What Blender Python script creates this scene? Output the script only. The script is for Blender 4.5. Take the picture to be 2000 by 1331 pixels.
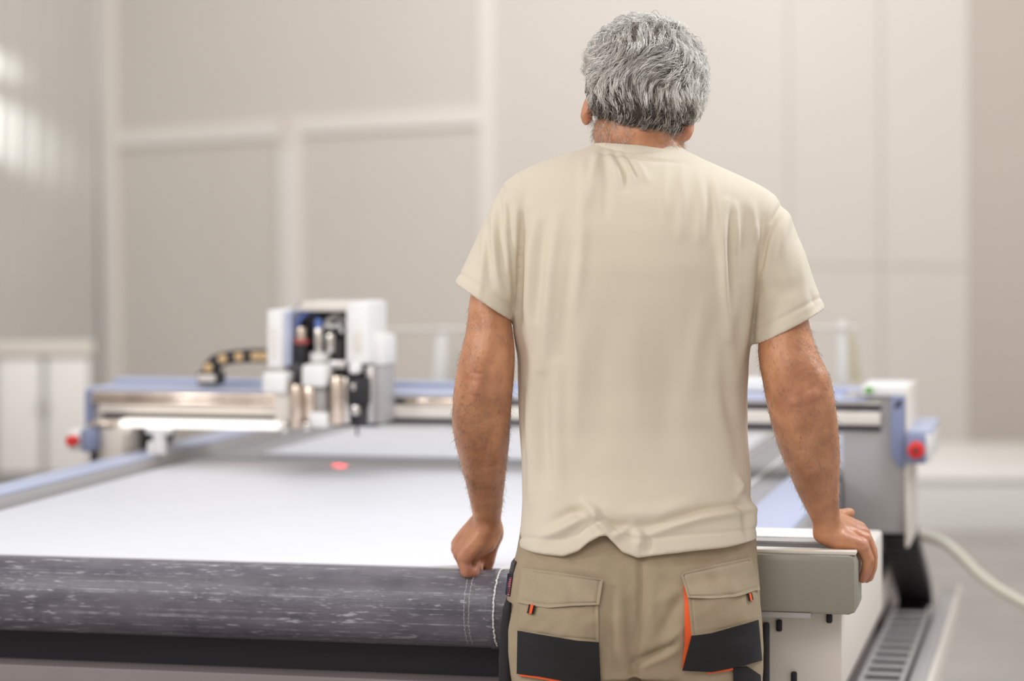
import bpy, bmesh, math, random
import numpy as np
from mathutils import Vector, Matrix
from mathutils.bvhtree import BVHTree

for o in list(bpy.data.objects):
    bpy.data.objects.remove(o)
SC = bpy.context.scene
COL = SC.collection
rng = np.random.default_rng(7)
random.seed(7)

# ------------------------------------------------------------------ camera, world, lights, exposure
FPX = 5000.0                       # focal length in pixels of the 2000 px frame
CAMZ = 1.45
HOR = 440.0                        # row of the horizon
cam = bpy.data.cameras.new('camera')
camo = bpy.data.objects.new('camera', cam)
COL.objects.link(camo)
camo.location = (0, 0, CAMZ)
camo.rotation_euler = (math.pi / 2, 0, 0)
cam.sensor_width = 36
cam.lens = 36 * FPX / 2000
cam.shift_y = (HOR - 665.5) / 2000
cam.clip_end = 100
cam.dof.use_dof = True
cam.dof.focus_distance = 4.12
cam.dof.aperture_fstop = 2.3
SC.camera = camo

world = bpy.data.worlds.new('world')
SC.world = world
world.use_nodes = True
wb = world.node_tree.nodes['Background']
wb.inputs[0].default_value = (1.0, 0.955, 0.91, 1)
wb.inputs[1].default_value = 0.585

def area(name, loc, target, sx, sy, power, color=(1, 1, 1)):
    l = bpy.data.lights.new(name, 'AREA')
    l.shape = 'RECTANGLE'; l.size = sx; l.size_y = sy
    l.energy = power; l.color = color
    o = bpy.data.objects.new(name, l)
    COL.objects.link(o)
    o.location = loc
    d = Vector(target) - Vector(loc)
    o.rotation_euler = d.to_track_quat('-Z', 'Y').to_euler()
    return o

area('hall_lamp', (-0.3, 7.2, 4.2), (-0.3, 6.9, 0.8), 2.6, 3.0, 40, (0.90, 0.95, 1.0))
area('hall_lamp', (2.2, 4.7, 3.3), (0.5, 4.2, 1.2), 0.9, 1.4, 64, (0.88, 0.94, 1.0))
area('hall_lamp', (-2.7, 3.1, 2.5), (-0.1, 4.2, 1.1), 0.7, 1.0, 30, (0.96, 0.97, 1.0))  # added raking light from the left, brings out the shirt folds
area('hall_lamp', (-1.3, 0.2, 3.6), (0.3, 4.2, 0.9), 2.0, 1.5, 58, (1.0, 0.96, 0.91))  # added soft fill behind the camera for the man's back
area('wall_lamp', (-0.3, 12.8, 4.6), (0.1, 16.6, 2.1), 2.2, 1.0, 98, (1.0, 0.97, 0.94))  # added wash light, unseen source, brightens the back wall
area('hall_lamp', (-1.9, 11.2, 4.0), (-2.6, 14.6, 0.5), 1.2, 1.0, 26, (1.0, 0.98, 0.97))  # added fill aimed at the left cabinet
area('hall_lamp', (2.5, 9.6, 4.0), (2.2, 12.6, 0.3), 1.2, 1.0, 24, (1.0, 0.98, 0.97))  # added fill aimed at the low platform and floor
def spot(name, loc, target, power, deg, blend=0.8):
    l = bpy.data.lights.new(name, 'SPOT'); l.energy = power; l.spot_size = math.radians(deg); l.spot_blend = blend; l.shadow_soft_size = 0.05
    o = bpy.data.objects.new(name, l); COL.objects.link(o); o.location = loc
    o.rotation_euler = (Vector(target) - Vector(loc)).to_track_quat('-Z', 'Y').to_euler()
spot('wall_tube', (-3.75, 16.4, 2.75), (-3.56, 17.5, 2.56), 110, 12)
spot('wall_tube', (-3.75, 16.4, 2.45), (-3.58, 17.46, 2.14), 140, 24)

SC.view_settings.view_transform = 'Standard'
SC.view_settings.look = 'None'
SC.view_settings.exposure = 0.09
SC.view_settings.gamma = 1.0
SC.view_settings.use_curve_mapping = False

# ------------------------------------------------------------------ materials
def srgb(r, g, b):
    def f(c):
        c /= 255
        return c / 12.92 if c <= 0.04045 else ((c + 0.055) / 1.055) ** 2.4
    return (f(r), f(g), f(b), 1)

def mat(name, color, rough=0.5, metal=0.0, noise=None, bump=None, **kw):
    """noise=(scale, amount[, stretch xyz]) varies the base colour; bump=(scale, strength, distance[, stretch])"""
    m = bpy.data.materials.new(name)
    m.use_nodes = True
    nt = m.node_tree
    b = nt.nodes['Principled BSDF']
    b.inputs['Base Color'].default_value = color
    b.inputs['Roughness'].default_value = rough
    b.inputs['Metallic'].default_value = metal
    for k, v in kw.items():
        b.inputs[k.replace('_', ' ')].default_value = v
    tc = nt.nodes.new('ShaderNodeTexCoord')
    def tex(scale, stretch, detail=4):
        mp = nt.nodes.new('ShaderNodeMapping')
        mp.inputs['Scale'].default_value = stretch
        nt.links.new(tc.outputs['Object'], mp.inputs[0])
        n = nt.nodes.new('ShaderNodeTexNoise')
        n.inputs['Scale'].default_value = scale
        n.inputs['Detail'].default_value = detail
        nt.links.new(mp.outputs[0], n.inputs['Vector'])
        return n
    if noise:
        n = tex(noise[0], noise[2] if len(noise) > 2 else (1, 1, 1))
        r = nt.nodes.new('ShaderNodeMapRange')
        r.inputs[1].default_value = 0.3; r.inputs[2].default_value = 0.7
        r.inputs[3].default_value = 1 - noise[1]; r.inputs[4].default_value = 1 + noise[1]
        nt.links.new(n.outputs[0], r.inputs[0])
        mx = nt.nodes.new('ShaderNodeVectorMath'); mx.operation = 'SCALE'
        mx.inputs[0].default_value = color[:3]
        nt.links.new(r.outputs[0], mx.inputs['Scale'])
        nt.links.new(mx.outputs[0], b.inputs['Base Color'])
    if bump:
        n = tex(bump[0], bump[3] if len(bump) > 3 else (1, 1, 1), 6)
        bp = nt.nodes.new('ShaderNodeBump')
        bp.inputs['Strength'].default_value = bump[1]
        bp.inputs['Distance'].default_value = bump[2]
        nt.links.new(n.outputs[0], bp.inputs['Height'])
        nt.links.new(bp.outputs[0], b.inputs['Normal'])
    return m

M = {}
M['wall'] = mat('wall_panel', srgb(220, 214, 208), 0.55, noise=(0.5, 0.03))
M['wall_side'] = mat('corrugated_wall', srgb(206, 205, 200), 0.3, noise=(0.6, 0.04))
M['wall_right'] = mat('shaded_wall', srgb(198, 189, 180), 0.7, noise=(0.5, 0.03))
M['trim'] = mat('white_steel_frame', srgb(240, 235, 230), 0.5)
M['floor'] = mat('concrete', srgb(176, 171, 167), 0.55, noise=(1.7, 0.16), bump=(30, 0.1, 0.003))
M['white'] = mat('white_paint', srgb(238, 236, 233), 0.4)
M['cream'] = mat('cream_paint', srgb(228, 220, 210), 0.45)
M['grey'] = mat('grey_paint', srgb(176, 172, 170), 0.45)
M['olive'] = mat('grey_olive_paint', srgb(146, 142, 129), 0.35, noise=(3, 0.05))
M['blue'] = mat('light_blue_paint', srgb(184, 190, 214), 0.4)
M['blue_deep'] = mat('slate_blue_paint', srgb(134, 143, 174), 0.45)
M['dark'] = mat('dark_grey', srgb(62, 58, 62), 0.5)
M['black'] = mat('black_paint', srgb(28, 26, 32), 0.55)
M['rubber'] = mat('black_plastic', srgb(42, 39, 42), 0.5)
M['alu'] = mat('aluminium', srgb(205, 200, 198), 0.32, 0.75)
M['brass'] = mat('warm_metal', srgb(224, 206, 190), 0.2, 0.85, noise=(22, 0.2, (1, 1, 0.2)))
M['chrome'] = mat('chrome', srgb(228, 222, 216), 0.16, 0.95)
M['tan'] = mat('tan_plastic', srgb(214, 180, 132), 0.5)
M['red'] = mat('red_plastic', srgb(226, 48, 44), 0.35)
M['redsoft'] = mat('dull_red_plastic', srgb(176, 84, 80), 0.4)
M['steelblue'] = mat('blue_plastic', srgb(96, 122, 190), 0.35)
M['green'] = mat('green_plastic', srgb(84, 168, 44), 0.4)
M['sheet'] = mat('white_sheet', srgb(222, 222, 228), 0.45, noise=(4, 0.01))
M['belt'] = mat('grey_conveyor_felt', srgb(160, 157, 158), 0.7, noise=(40, 0.08))
M['frame'] = mat('grey_brown_frame', srgb(128, 117, 117), 0.5, noise=(3, 0.06))
M['hose'] = mat('pale_hose', srgb(232, 228, 208), 0.4)

M['led'] = mat('lit_white_tube', srgb(250, 246, 238), 0.4, Emission_Color=(1, .95, .88, 1), Emission_Strength=0.9)  # white surface that also emits weakly

M['ivory'] = mat('ivory_plastic', srgb(232, 222, 192), 0.5)

def belt_material():
    m = bpy.data.materials.new('dusty_black_belt')
    m.use_nodes = True
    nt = m.node_tree; L = nt.links
    b = nt.nodes['Principled BSDF']
    tc = nt.nodes.new('ShaderNodeTexCoord')
    def n(scale, st, detail=3, rough=0.6):
        mp = nt.nodes.new('ShaderNodeMapping'); mp.inputs['Scale'].default_value = st
        L.new(tc.outputs['Object'], mp.inputs[0])
        t = nt.nodes.new('ShaderNodeTexNoise'); t.inputs['Scale'].default_value = scale
        t.inputs['Detail'].default_value = detail; t.inputs['Roughness'].default_value = rough
        L.new(mp.outputs[0], t.inputs['Vector'])
        return t.outputs[0]
    def ramp(v, lo, hi, a=0.0, c=1.0):
        r = nt.nodes.new('ShaderNodeMapRange')
        r.inputs[1].default_value = lo; r.inputs[2].default_value = hi
        r.inputs[3].default_value = a; r.inputs[4].default_value = c
        L.new(v, r.inputs[0]); return r.outputs[0]
    def mul(a, c):
        k = nt.nodes.new('ShaderNodeMath'); k.operation = 'MULTIPLY'
        L.new(a, k.inputs[0]); L.new(c, k.inputs[1]); return k.outputs[0]
    def mx(a, c):
        k = nt.nodes.new('ShaderNodeMath'); k.operation = 'MAXIMUM'
        L.new(a, k.inputs[0]); L.new(c, k.inputs[1]); return k.outputs[0]
    specks = mul(ramp(n(26, (1.0, 6, 6), 2), 0.59, 0.68), ramp(n(5, (1, 2.5, 2.5)), 0.42, 0.62))
    fine = mul(ramp(n(60, (0.7, 6, 6), 2), 0.62, 0.72), ramp(n(9, (.5, 3, 3)), 0.45, 0.6))
    lines = mul(ramp(n(9, (0.12, 22, 22), 2), 0.58, 0.68), ramp(n(34, (1, 1, 1), 3), 0.42, 0.66))
    dust = mx(mx(specks, fine), mul(lines, ramp(n(3, (1, 1, 1)), 0.3, 0.6, 0.3, 0.75)))
    mixc = nt.nodes.new('ShaderNodeMix'); mixc.data_type = 'RGBA'
    base = nt.nodes.new('ShaderNodeMix'); base.data_type = 'RGBA'
    base.inputs['A'].default_value = srgb(80, 76, 85); base.inputs['B'].default_value = srgb(108, 104, 112)
    L.new(ramp(n(7, (1, 3, 3), 5), 0.35, 0.65), base.inputs['Factor'])
    L.new(base.outputs['Result'], mixc.inputs['A'])
    mixc.inputs['B'].default_value = srgb(206, 204, 210)
    L.new(ramp(dust, 0, 1, 0, 0.62), mixc.inputs['Factor'])
    L.new(mixc.outputs['Result'], b.inputs['Base Color'])
    b.inputs['Roughness'].default_value = 0.42
    bp = nt.nodes.new('ShaderNodeBump'); bp.inputs['Strength'].default_value = 0.35; bp.inputs['Distance'].default_value = 0.002
    L.new(n(90, (0.3, 3, 3), 4), bp.inputs['Height']); L.new(bp.outputs[0], b.inputs['Normal'])
    return m
M['roller'] = belt_material()

def skin_material():
    m = mat('skin', (0.5, 0.25, 0.15, 1), 0.42, bump=(170, 0.45, 0.002))
    nt = m.node_tree; L = nt.links
    b = nt.nodes['Principled BSDF']
    b.inputs['Subsurface Weight'].default_value = 0.12
    b.inputs['Subsurface Radius'].default_value = (0.012, 0.005, 0.003)
    b.inputs['Subsurface Scale'].default_value = 0.6
    at = nt.nodes.new('ShaderNodeAttribute'); at.attribute_name = 'tone'
    tc = nt.nodes.new('ShaderNodeTexCoord')
    nz = nt.nodes.new('ShaderNodeTexNoise'); nz.inputs['Scale'].default_value = 26; nz.inputs['Detail'].default_value = 6
    L.new(tc.outputs['Object'], nz.inputs['Vector'])
    r = nt.nodes.new('ShaderNodeMapRange')
    r.inputs[1].default_value = 0.3; r.inputs[2].default_value = 0.7
    L.new(nz.outputs[0], r.inputs[0])
    a = nt.nodes.new('ShaderNodeMix'); a.data_type = 'RGBA'
    a.inputs['A'].default_value = (0.66, 0.315, 0.165, 1); a.inputs['B'].default_value = (0.43, 0.185, 0.092, 1)
    L.new(r.outputs[0], a.inputs['Factor'])
    c = nt.nodes.new('ShaderNodeMix'); c.data_type = 'RGBA'
    L.new(at.outputs['Fac'], c.inputs['Factor'])
    L.new(a.outputs['Result'], c.inputs['A']); c.inputs['B'].default_value = (0.50, 0.21, 0.135, 1)
    L.new(c.outputs['Result'], b.inputs['Base Color'])
    return m
M['skin'] = skin_material()

def hair_material(name):
    m = bpy.data.materials.new(name); m.use_nodes = True
    nt = m.node_tree; b = nt.nodes['Principled BSDF']
    at = nt.nodes.new('ShaderNodeAttribute'); at.attribute_name = 'tone'
    rp = nt.nodes.new('ShaderNodeValToRGB')
    e = rp.color_ramp.elements
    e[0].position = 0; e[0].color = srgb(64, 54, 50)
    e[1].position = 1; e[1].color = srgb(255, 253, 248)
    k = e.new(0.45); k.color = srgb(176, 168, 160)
    nt.links.new(at.outputs['Fac'], rp.inputs[0])
    nt.links.new(rp.outputs[0], b.inputs['Base Color'])
    b.inputs['Roughness'].default_value = 0.45
    return m
M['hair'] = hair_material('grey_hair')
M['shirt'] = mat('cream_cotton', srgb(217, 206, 187), 0.85, noise=(9, 0.015), bump=(420, 0.12, 0.0008))
M['cloth'] = mat('khaki_canvas', srgb(162, 145, 120), 0.85, noise=(40, 0.05), bump=(300, 0.22, 0.001))
M['flap'] = mat('khaki_canvas_flap', srgb(166, 150, 126), 0.85, noise=(40, 0.05), bump=(160, 0.3, 0.0016))
M['blackcloth'] = mat('black_canvas', srgb(27, 24, 27), 0.8, noise=(60, 0.1), bump=(300, 0.25, 0.001))
M['orange'] = mat('orange_cloth', srgb(238, 92, 32), 0.7)
M['navy'] = mat('navy_tag', srgb(44, 42, 64), 0.7)
M['tagred'] = mat('red_tag_print', srgb(196, 96, 104), 0.7)
M['boot'] = mat('dark_leather', srgb(50, 42, 38), 0.5)

# ------------------------------------------------------------------ scene helpers
def link(name, me, material=None, parent=None, smooth=False):
    o = bpy.data.objects.new(name, me)
    COL.objects.link(o)
    if material is not None:
        me.materials.append(material)
    if smooth:
        me.polygons.foreach_set('use_smooth', [True] * len(me.polygons))
    if parent is not None:
        o.parent = parent
    return o

def mesh_np(name, V, F):
    me = bpy.data.meshes.new(name)
    me.from_pydata([tuple(v) for v in np.asarray(V, float)], [], [tuple(int(i) for i in f) for f in F])
    me.update()
    return me

def tag(o, label=None, cat=None, group=None, kind=None):
    if label: o['label'] = label
    if cat: o['category'] = cat
    if group: o['group'] = group
    if kind: o['kind'] = kind
    return o

TH = math.atan(0.22)
CT, ST = math.cos(TH), math.sin(TH)
OX, OY = -0.0131, 4.3704

def un(px, py, Y):
    return np.array([(px - 1000) / FPX * Y, Y, CAMZ - (py - HOR) / FPX * Y])
def at_b(px, py, b):
    """ray through a pixel with the machine plane b = const -> (a, z)"""
    r = (px - 1000) / FPX
    a = (r * (OY + b * CT) - OX - b * ST) / (CT + r * ST)
    Y = OY - a * ST + b * CT
    return a, CAMZ - (py - HOR) / FPX * Y
def at_a(px, py, a):
    r = (px - 1000) / FPX
    b = (r * (OY - a * ST) - OX - a * CT) / (ST - r * CT)
    Y = OY - a * ST + b * CT
    return b, CAMZ - (py - HOR) / FPX * Y

class MB:
    """collects shapes (in machine coordinates a, b, z) for ONE mesh"""
    def __init__(s): s.bm = bmesh.new()
    def box(s, a0, a1, b0, b1, z0, z1, bev=0.004):
        t = bmesh.new()
        bmesh.ops.create_cube(t, size=1)
        for v in t.verts:
            v.co = Vector(((a0 + a1) / 2 + v.co.x * (a1 - a0), (b0 + b1) / 2 + v.co.y * (b1 - b0), (z0 + z1) / 2 + v.co.z * (z1 - z0)))
        if bev:
            bev = min(bev, 0.3 * min(abs(a1 - a0), abs(b1 - b0), abs(z1 - z0)))
            bmesh.ops.bevel(t, geom=list(t.edges), offset=bev, segments=2, profile=0.5, affect='EDGES')
        s._add(t); return s
    def cyl(s, p0, p1, r, seg=20, r1=None, bev=0.0):
        p0, p1 = Vector(p0), Vector(p1)
        t = bmesh.new()
        d = p1 - p0
        bmesh.ops.create_cone(t, cap_ends=True, segments=seg, radius1=r, radius2=r if r1 is None else r1, depth=d.length)
        if bev:
            ed = [e for e in t.edges if len(e.link_faces) == 2 and any(len(f.verts) > 4 for f in e.link_faces)]
            bmesh.ops.bevel(t, geom=ed, offset=bev, segments=2, profile=0.5, affect='EDGES')
        mtx = Matrix.Translation((p0 + p1) / 2) @ d.to_track_quat('Z', 'Y').to_matrix().to_4x4()
        bmesh.ops.transform(t, matrix=mtx, verts=t.verts)
        s._add(t); return s
    def ball(s, p, r, sc=(1, 1, 1)):
        t = bmesh.new()
        bmesh.ops.create_uvsphere(t, u_segments=16, v_segments=10, radius=r)
        for v in t.verts: v.co = Vector((v.co.x * sc[0], v.co.y * sc[1], v.co.z * sc[2])) + Vector(p)
        s._add(t); return s
    def prism(s, prof, p0, axis, bev=0.0):
        """prof: list of 3-D points of one end, swept by the vector axis"""
        t = bmesh.new()
        A = [t.verts.new(p) for p in prof]
        B = [t.verts.new(Vector(p) + Vector(axis)) for p in prof]
        n = len(A)
        t.faces.new(A[::-1]); t.faces.new(B)
        for i in range(n): t.faces.new((A[i], A[(i + 1) % n], B[(i + 1) % n], B[i]))
        bmesh.ops.recalc_face_normals(t, faces=t.faces)
        if bev: bmesh.ops.bevel(t, geom=list(t.edges), offset=bev, segments=2, profile=0.5, affect='EDGES')
        s._add(t); return s
    def tube(s, pts, r, seg=10):
        P = [Vector(p) for p in pts]
        t = bmesh.new(); rings = []
        up = Vector((0.13, 0.2, 0.97)).normalized()
        for i, p in enumerate(P):
            d = (P[min(i + 1, len(P) - 1)] - P[max(i - 1, 0)]).normalized()
            x = d.cross(up).normalized(); y = d.cross(x).normalized()
            rr = r[i] if hasattr(r, '__len__') else r
            rings.append([t.verts.new(p + (x * math.cos(k * 2 * math.pi / seg) + y * math.sin(k * 2 * math.pi / seg)) * rr) for k in range(seg)])
        for i in range(len(rings) - 1):
            for k in range(seg):
                t.faces.new((rings[i][k], rings[i][(k + 1) % seg], rings[i + 1][(k + 1) % seg], rings[i + 1][k]))
        t.faces.new(rings[0]); t.faces.new(rings[-1][::-1])
        bmesh.ops.recalc_face_normals(t, faces=t.faces)
        s._add(t); return s
    def _add(s, t):
        me = bpy.data.meshes.new('tmp'); t.to_mesh(me); t.free()
        s.bm.from_mesh(me); bpy.data.meshes.remove(me)
    def build(s, name, material, parent=None, off=(0, 0, 0), smooth=True):
        me = bpy.data.meshes.new(name)
        for v in s.bm.verts: v.co -= Vector(off)
        s.bm.to_mesh(me); s.bm.free()
        o = link(name, me, material, parent)
        if smooth:
            me.polygons.foreach_set('use_smooth', [True] * len(me.polygons))
            try: me.set_sharp_from_angle(angle=math.radians(35))
            except Exception: pass
        return o

def machine_thing(name, loc, label, cat, group=None):
    """Empty on the machine grid; parts are given in machine coordinates minus loc"""
    o = bpy.data.objects.new(name, None); COL.objects.link(o)
    a, b, z = loc
    o.location = (OX + a * CT + b * ST, OY - a * ST + b * CT, z)
    o.rotation_euler = (0, 0, -TH)
    o.empty_display_size = 0.1
    return tag(o, label, cat, group)

# ------------------------------------------------------------------ the hall
WN = math.radians(31)
WC = np.array([-2.96, 18.5])                                    # corner of back and left wall
WD = np.array([math.cos(WN), -math.sin(WN)])                    # along the back wall, to the right
WB = np.array([-math.sin(WN), -math.cos(WN)])                   # along the left wall, towards the camera
def on_wall(px, py):
    r = (px - 1000) / FPX
    t = (r * WC[1] - WC[0]) / (WD[0] - r * WD[1])
    p = WC + t * WD
    return np.array([p[0], p[1], CAMZ - (py - HOR) / FPX * p[1]])

def slab(name, p, q, thick, z0, z1, material, side=1, kind='structure'):
    """upright wall between plan points p and q, thickness to the far side"""
    p, q = np.array(p, float), np.array(q, float)
    d = (q - p) / np.linalg.norm(q - p)
    n = np.array([-d[1], d[0]]) * thick * side
    P = [p, q, q + n, p + n]
    V = [(*x, z0) for x in P] + [(*x, z1) for x in P]
    F = [(0, 1, 5, 4), (1, 2, 6, 5), (2, 3, 7, 6), (3, 0, 4, 7), (0, 3, 2, 1), (4, 5, 6, 7)]
    me = mesh_np(name, V, F)
    b = bmesh.new(); b.from_mesh(me); bmesh.ops.recalc_face_normals(b, faces=b.faces); b.to_mesh(me); b.free()
    return tag(link(name, me, material), kind=kind)

me = mesh_np('floor', [(-9, -2, 0), (9, -2, 0), (9, 20, 0), (-9, 20, 0), (-9, -2, -.1), (9, -2, -.1), (9, 20, -.1), (-9, 20, -.1)],
             [(0, 1, 2, 3), (7, 6, 5, 4), (0, 4, 5, 1), (1, 5, 6, 2), (2, 6, 7, 3), (3, 7, 4, 0)])
tag(link('floor', me, M['floor']), kind='structure')

WR = on_wall(1890, 440)[:2]
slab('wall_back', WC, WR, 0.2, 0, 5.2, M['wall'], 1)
# left wall: corrugated sheet, ribs are real geometry
def corrugated(name, p, d, length, z0, z1, material):
    n = np.array([-d[1], d[0]])
    prof = []
    s = 0.0
    while s < length:
        for ds, h in ((0, 0), (0.11, 0), (0.125, 0.012), (0.165, 0.012), (0.18, 0)):
            prof.append((s + ds, h))
        s += 0.19
    pts = [p + d * a + n * h for a, h in prof]
    k = len(pts)
    bp = [p + d * prof[-1][0] - n * 0.15, p - n * 0.15]
    ring = pts + bp
    V = [(*x, z0) for x in ring] + [(*x, z1) for x in ring]
    N = len(ring)
    F = [(i, (i + 1) % N, (i + 1) % N + N, i + N) for i in range(N)]
    me = mesh_np(name, V, F)
    b = bmesh.new(); b.from_mesh(me); bmesh.ops.recalc_face_normals(b, faces=b.faces); b.to_mesh(me); b.free()
    return tag(link(name, me, material), kind='structure')
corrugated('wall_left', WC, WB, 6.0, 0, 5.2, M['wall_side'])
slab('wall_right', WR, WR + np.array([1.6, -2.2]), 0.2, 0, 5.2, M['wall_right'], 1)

NW = np.array([-math.sin(WN), -math.cos(WN), 0])                # wall normal towards the room
def wall_bar(name, quad, depth, material):
    """frame bar on the back wall through four picture corners"""
    P = [on_wall(*q) for q in quad]
    V = [p for p in P] + [p + NW * depth for p in P]
    F = [(0, 1, 2, 3), (7, 6, 5, 4), (0, 4, 5, 1), (1, 5, 6, 2), (2, 6, 7, 3), (3, 7, 4, 0)]
    me = mesh_np(name, V, F)
    b = bmesh.new(); b.from_mesh(me); bmesh.ops.recalc_face_normals(b, faces=b.faces)
    bmesh.ops.bevel(b, geom=list(b.edges), offset=0.008, segments=2, profile=0.5, affect='EDGES')
    b.to_mesh(me); b.free()
    return tag(link(name, me, material), kind='structure')
def to_floor(x): return HOR + CAMZ * FPX / on_wall(x, HOR)[1] - 1
wall_bar('trim_1', [(192, -260), (222, -260), (240, to_floor(240)), (212, to_floor(212))], 0.05, M['trim'])
wall_bar('trim_2', [(222, 257), (556, 234), (556, 270), (226, 290)], 0.035, M['trim'])
wall_bar('trim_3', [(578, 232), (943, 211), (943, 245), (578, 264)], 0.035, M['trim'])
wall_bar('trim_4', [(548, 262), (588, 260), (596, to_floor(596)), (558, to_floor(558))], 0.05, M['trim'])
wall_bar('trim_5', [(938, -330), (964, -330), (968, to_floor(968)), (944, to_floor(944))], 0.035, M['trim'])
wall_bar('trim_6', [(1380, 512), (1885, 516), (1885, 522), (1380, 518)], 0.006, M['wall'])
for i, x in enumerate((430, 690, 1540, 1720)):
    wall_bar('trim_%d' % (7 + i), [(x - 2, -380), (x + 2, -380), (x + 3, to_floor(x)), (x - 1, to_floor(x))], 0.008, M['wall'])
wall_bar('trim_11', [(556, 226), (578, 224), (578, 290), (556, 292)], 0.055, M['cream'])     # joint of the frame bars

# ------------------------------------------------------------------ low cabinet at the left
def plain_thing(name, loc, label, cat, rz=0, group=None):
    o = bpy.data.objects.new(name, None); COL.objects.link(o)
    o.location = loc; o.rotation_euler = (0, 0, rz); o.empty_display_size = 0.1
    return tag(o, label, cat, group)
c0 = un(0, 0, 14.2)[0]; c1 = un(170, 0, 14.2)[0]
cz = un(0, 674, 14.2)[2]
cab = plain_thing('storage_cabinet', ((c0 + c1) / 2, 14.2, 0), 'low white two-door cabinet standing on the floor by the left wall', 'cabinet', 0.17)
hw = (c1 - c0) / 2 + 0.02
MB().box(-hw, hw, 0.02, 0.42, 0.06, cz - 0.05).build('carcass', M['grey'], cab)
MB().box(-hw - .012, hw + .012, -0.01, 0.43, cz - 0.055, cz).build('top', M['cream'], cab)
MB().box(-hw + .02, hw - .02, 0.05, 0.40, 0, 0.065).build('plinth', M['grey'], cab)
for s in (-1, 1):
    x0, x1 = (-hw + .012, -.016) if s < 0 else (.016, hw - .012)
    d = MB().box(x0, x1, 0.0, 0.025, 0.075, cz - 0.075).build('door', M['white'], cab)
    MB().box(-.03 * 1 if s < 0 else .022, -.022 if s < 0 else .03, -.008, 0.0, cz * .48, cz * .62).build('handle', M['alu'], d)

# ------------------------------------------------------------------ low white platform at the right
st_y = 12.08
sx0 = un(1776, 0, st_y)[0]
zt = un(0, 933, st_y)[2]
stack = plain_thing('panel_pallet', (sx0 + 1.0, st_y + 1.0, 0), 'long low white platform with flat lid on the floor by the right wall', 'platform')
MB().box(-1.0, 0.3, -1.0, 0.9, 0.0, zt - 0.03).build('body', M['white'], stack)
MB().box(-1.01, 0.31, -1.01, 0.91, zt - 0.022, zt).build('lid', M['white'], stack)

# ------------------------------------------------------------------ flatbed cutting table
mach = machine_thing('flatbed_cutter', (0, 0, 0), 'big white flatbed cutting table with dusty black front roller and blue rails', 'machine')
ZT = 0.86
AL, AR = -1.235, 0.30            # inner faces of the rails
RR = 0.066
# bed with grey felt top
MB().box(-1.24, 0.42, 0.02, 3.02, 0.775, ZT - 0.006).build('table_bed', M['belt'], mach)
tag(mach.children[-1], 'grey felt covered bed')
# base cabinet
MB().box(-1.30, 0.40, 0.16, 2.9, 0.06, 0.776).build('base_cabinet', M['frame'], mach)
for a in (-1.2, 0.3):
    for b in (0.3, 2.7):
        MB().cyl((a, b, 0), (a, b, 0.065), 0.04, bev=.004).build('foot', M['black'], mach)
# front: roller, black recess, frame panel
ro = MB(); seg = 64
pr = []
bm = ro.bm
for (a, r) in ((-1.30, RR - .004), (-1.296, RR), (-0.02, RR), (-.016, RR + .002), (-.008, RR + .002), (-.004, RR), (0.13, RR), (0.134, RR - .004)):
    pr.append([bm.verts.new((a, r * math.sin(k * 2 * math.pi / seg), ZT - RR + r * math.cos(k * 2 * math.pi / seg))) for k in range(seg)])
for i in range(len(pr) - 1):
    for k in range(seg): bm.faces.new((pr[i][k], pr[i][(k + 1) % seg], pr[i + 1][(k + 1) % seg], pr[i + 1][k]))
bm.faces.new(pr[0]); bm.faces.new(pr[-1][::-1])
bmesh.ops.recalc_face_normals(bm, faces=bm.faces)
rol = ro.build('conveyor_roller', M['roller'], mach)
tag(rol, 'dusty black belt roller along the front')
MB().cyl((0.13, 0, ZT - RR), (0.34, 0, ZT - RR), 0.02).build('roller_axle', M['alu'], rol)
for a0, rad, sz in ((-0.055, RR - .0004, .0010), (-0.047, RR - .0004, .0010), (-.004, RR + .002, .0018)):
    st = MB()
    pts = [(a0 + rng.normal(0, .0006), -rad * math.sin(t), ZT - RR + rad * math.cos(t)) for t in np.radians(np.arange(-20, 150, 3.0))]
    st.tube(pts, [sz * (1.0 if k % 2 else .45) for k in range(len(pts))], 6)
    st.build('stitching', M['white'] if a0 > -.01 else M['grey'], rol)
MB().box(-1.32, 0.28, 0.03, 0.12, 0.60, 0.79).build('recess_panel', M['black'], mach)  # black colour stands in for the shadow under the roller
MB().box(-1.32, 0.28, -0.03, 0.17, 0.10, 0.672).build('front_panel', M['frame'], mach)
MB().box(-1.32, 0.28, -0.034, -0.028, 0.636, 0.640, 0).build('panel_seam', M['dark'], mach)

# rails
def rail(a0, a1, ztop, nm='guide_rail'):
    r = MB().box(a0, a1, 0.30 if a0 < 0 else 0.22, 3.0, ZT - 0.004, ztop).build(nm, M['blue'], mach)
    return r
rl = MB().box(-1.325, -1.235, 0.05, 3.0, 0.80, 0.884, .006).build('guide_rail', M['grey'], mach)
MB().box(-1.322, -1.238, 0.06, 2.99, 0.884, 0.890, .002).build('rail_cover', M['blue'], rl)
rr = MB().box(0.30, 0.415, 0.25, 3.0, ZT - .006, ZT + .004, .002).build('guide_rail', M['blue'], mach)
MB().box(0.12, 0.13, 0.25, 3.0, ZT - 0.007, ZT - .003, 0).build('belt_edge', M['alu'], mach)
MB().box(0.22, 0.228, 0.25, 3.0, ZT - 0.007, ZT - .002, 0).build('belt_edge', M['white'], mach)

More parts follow.
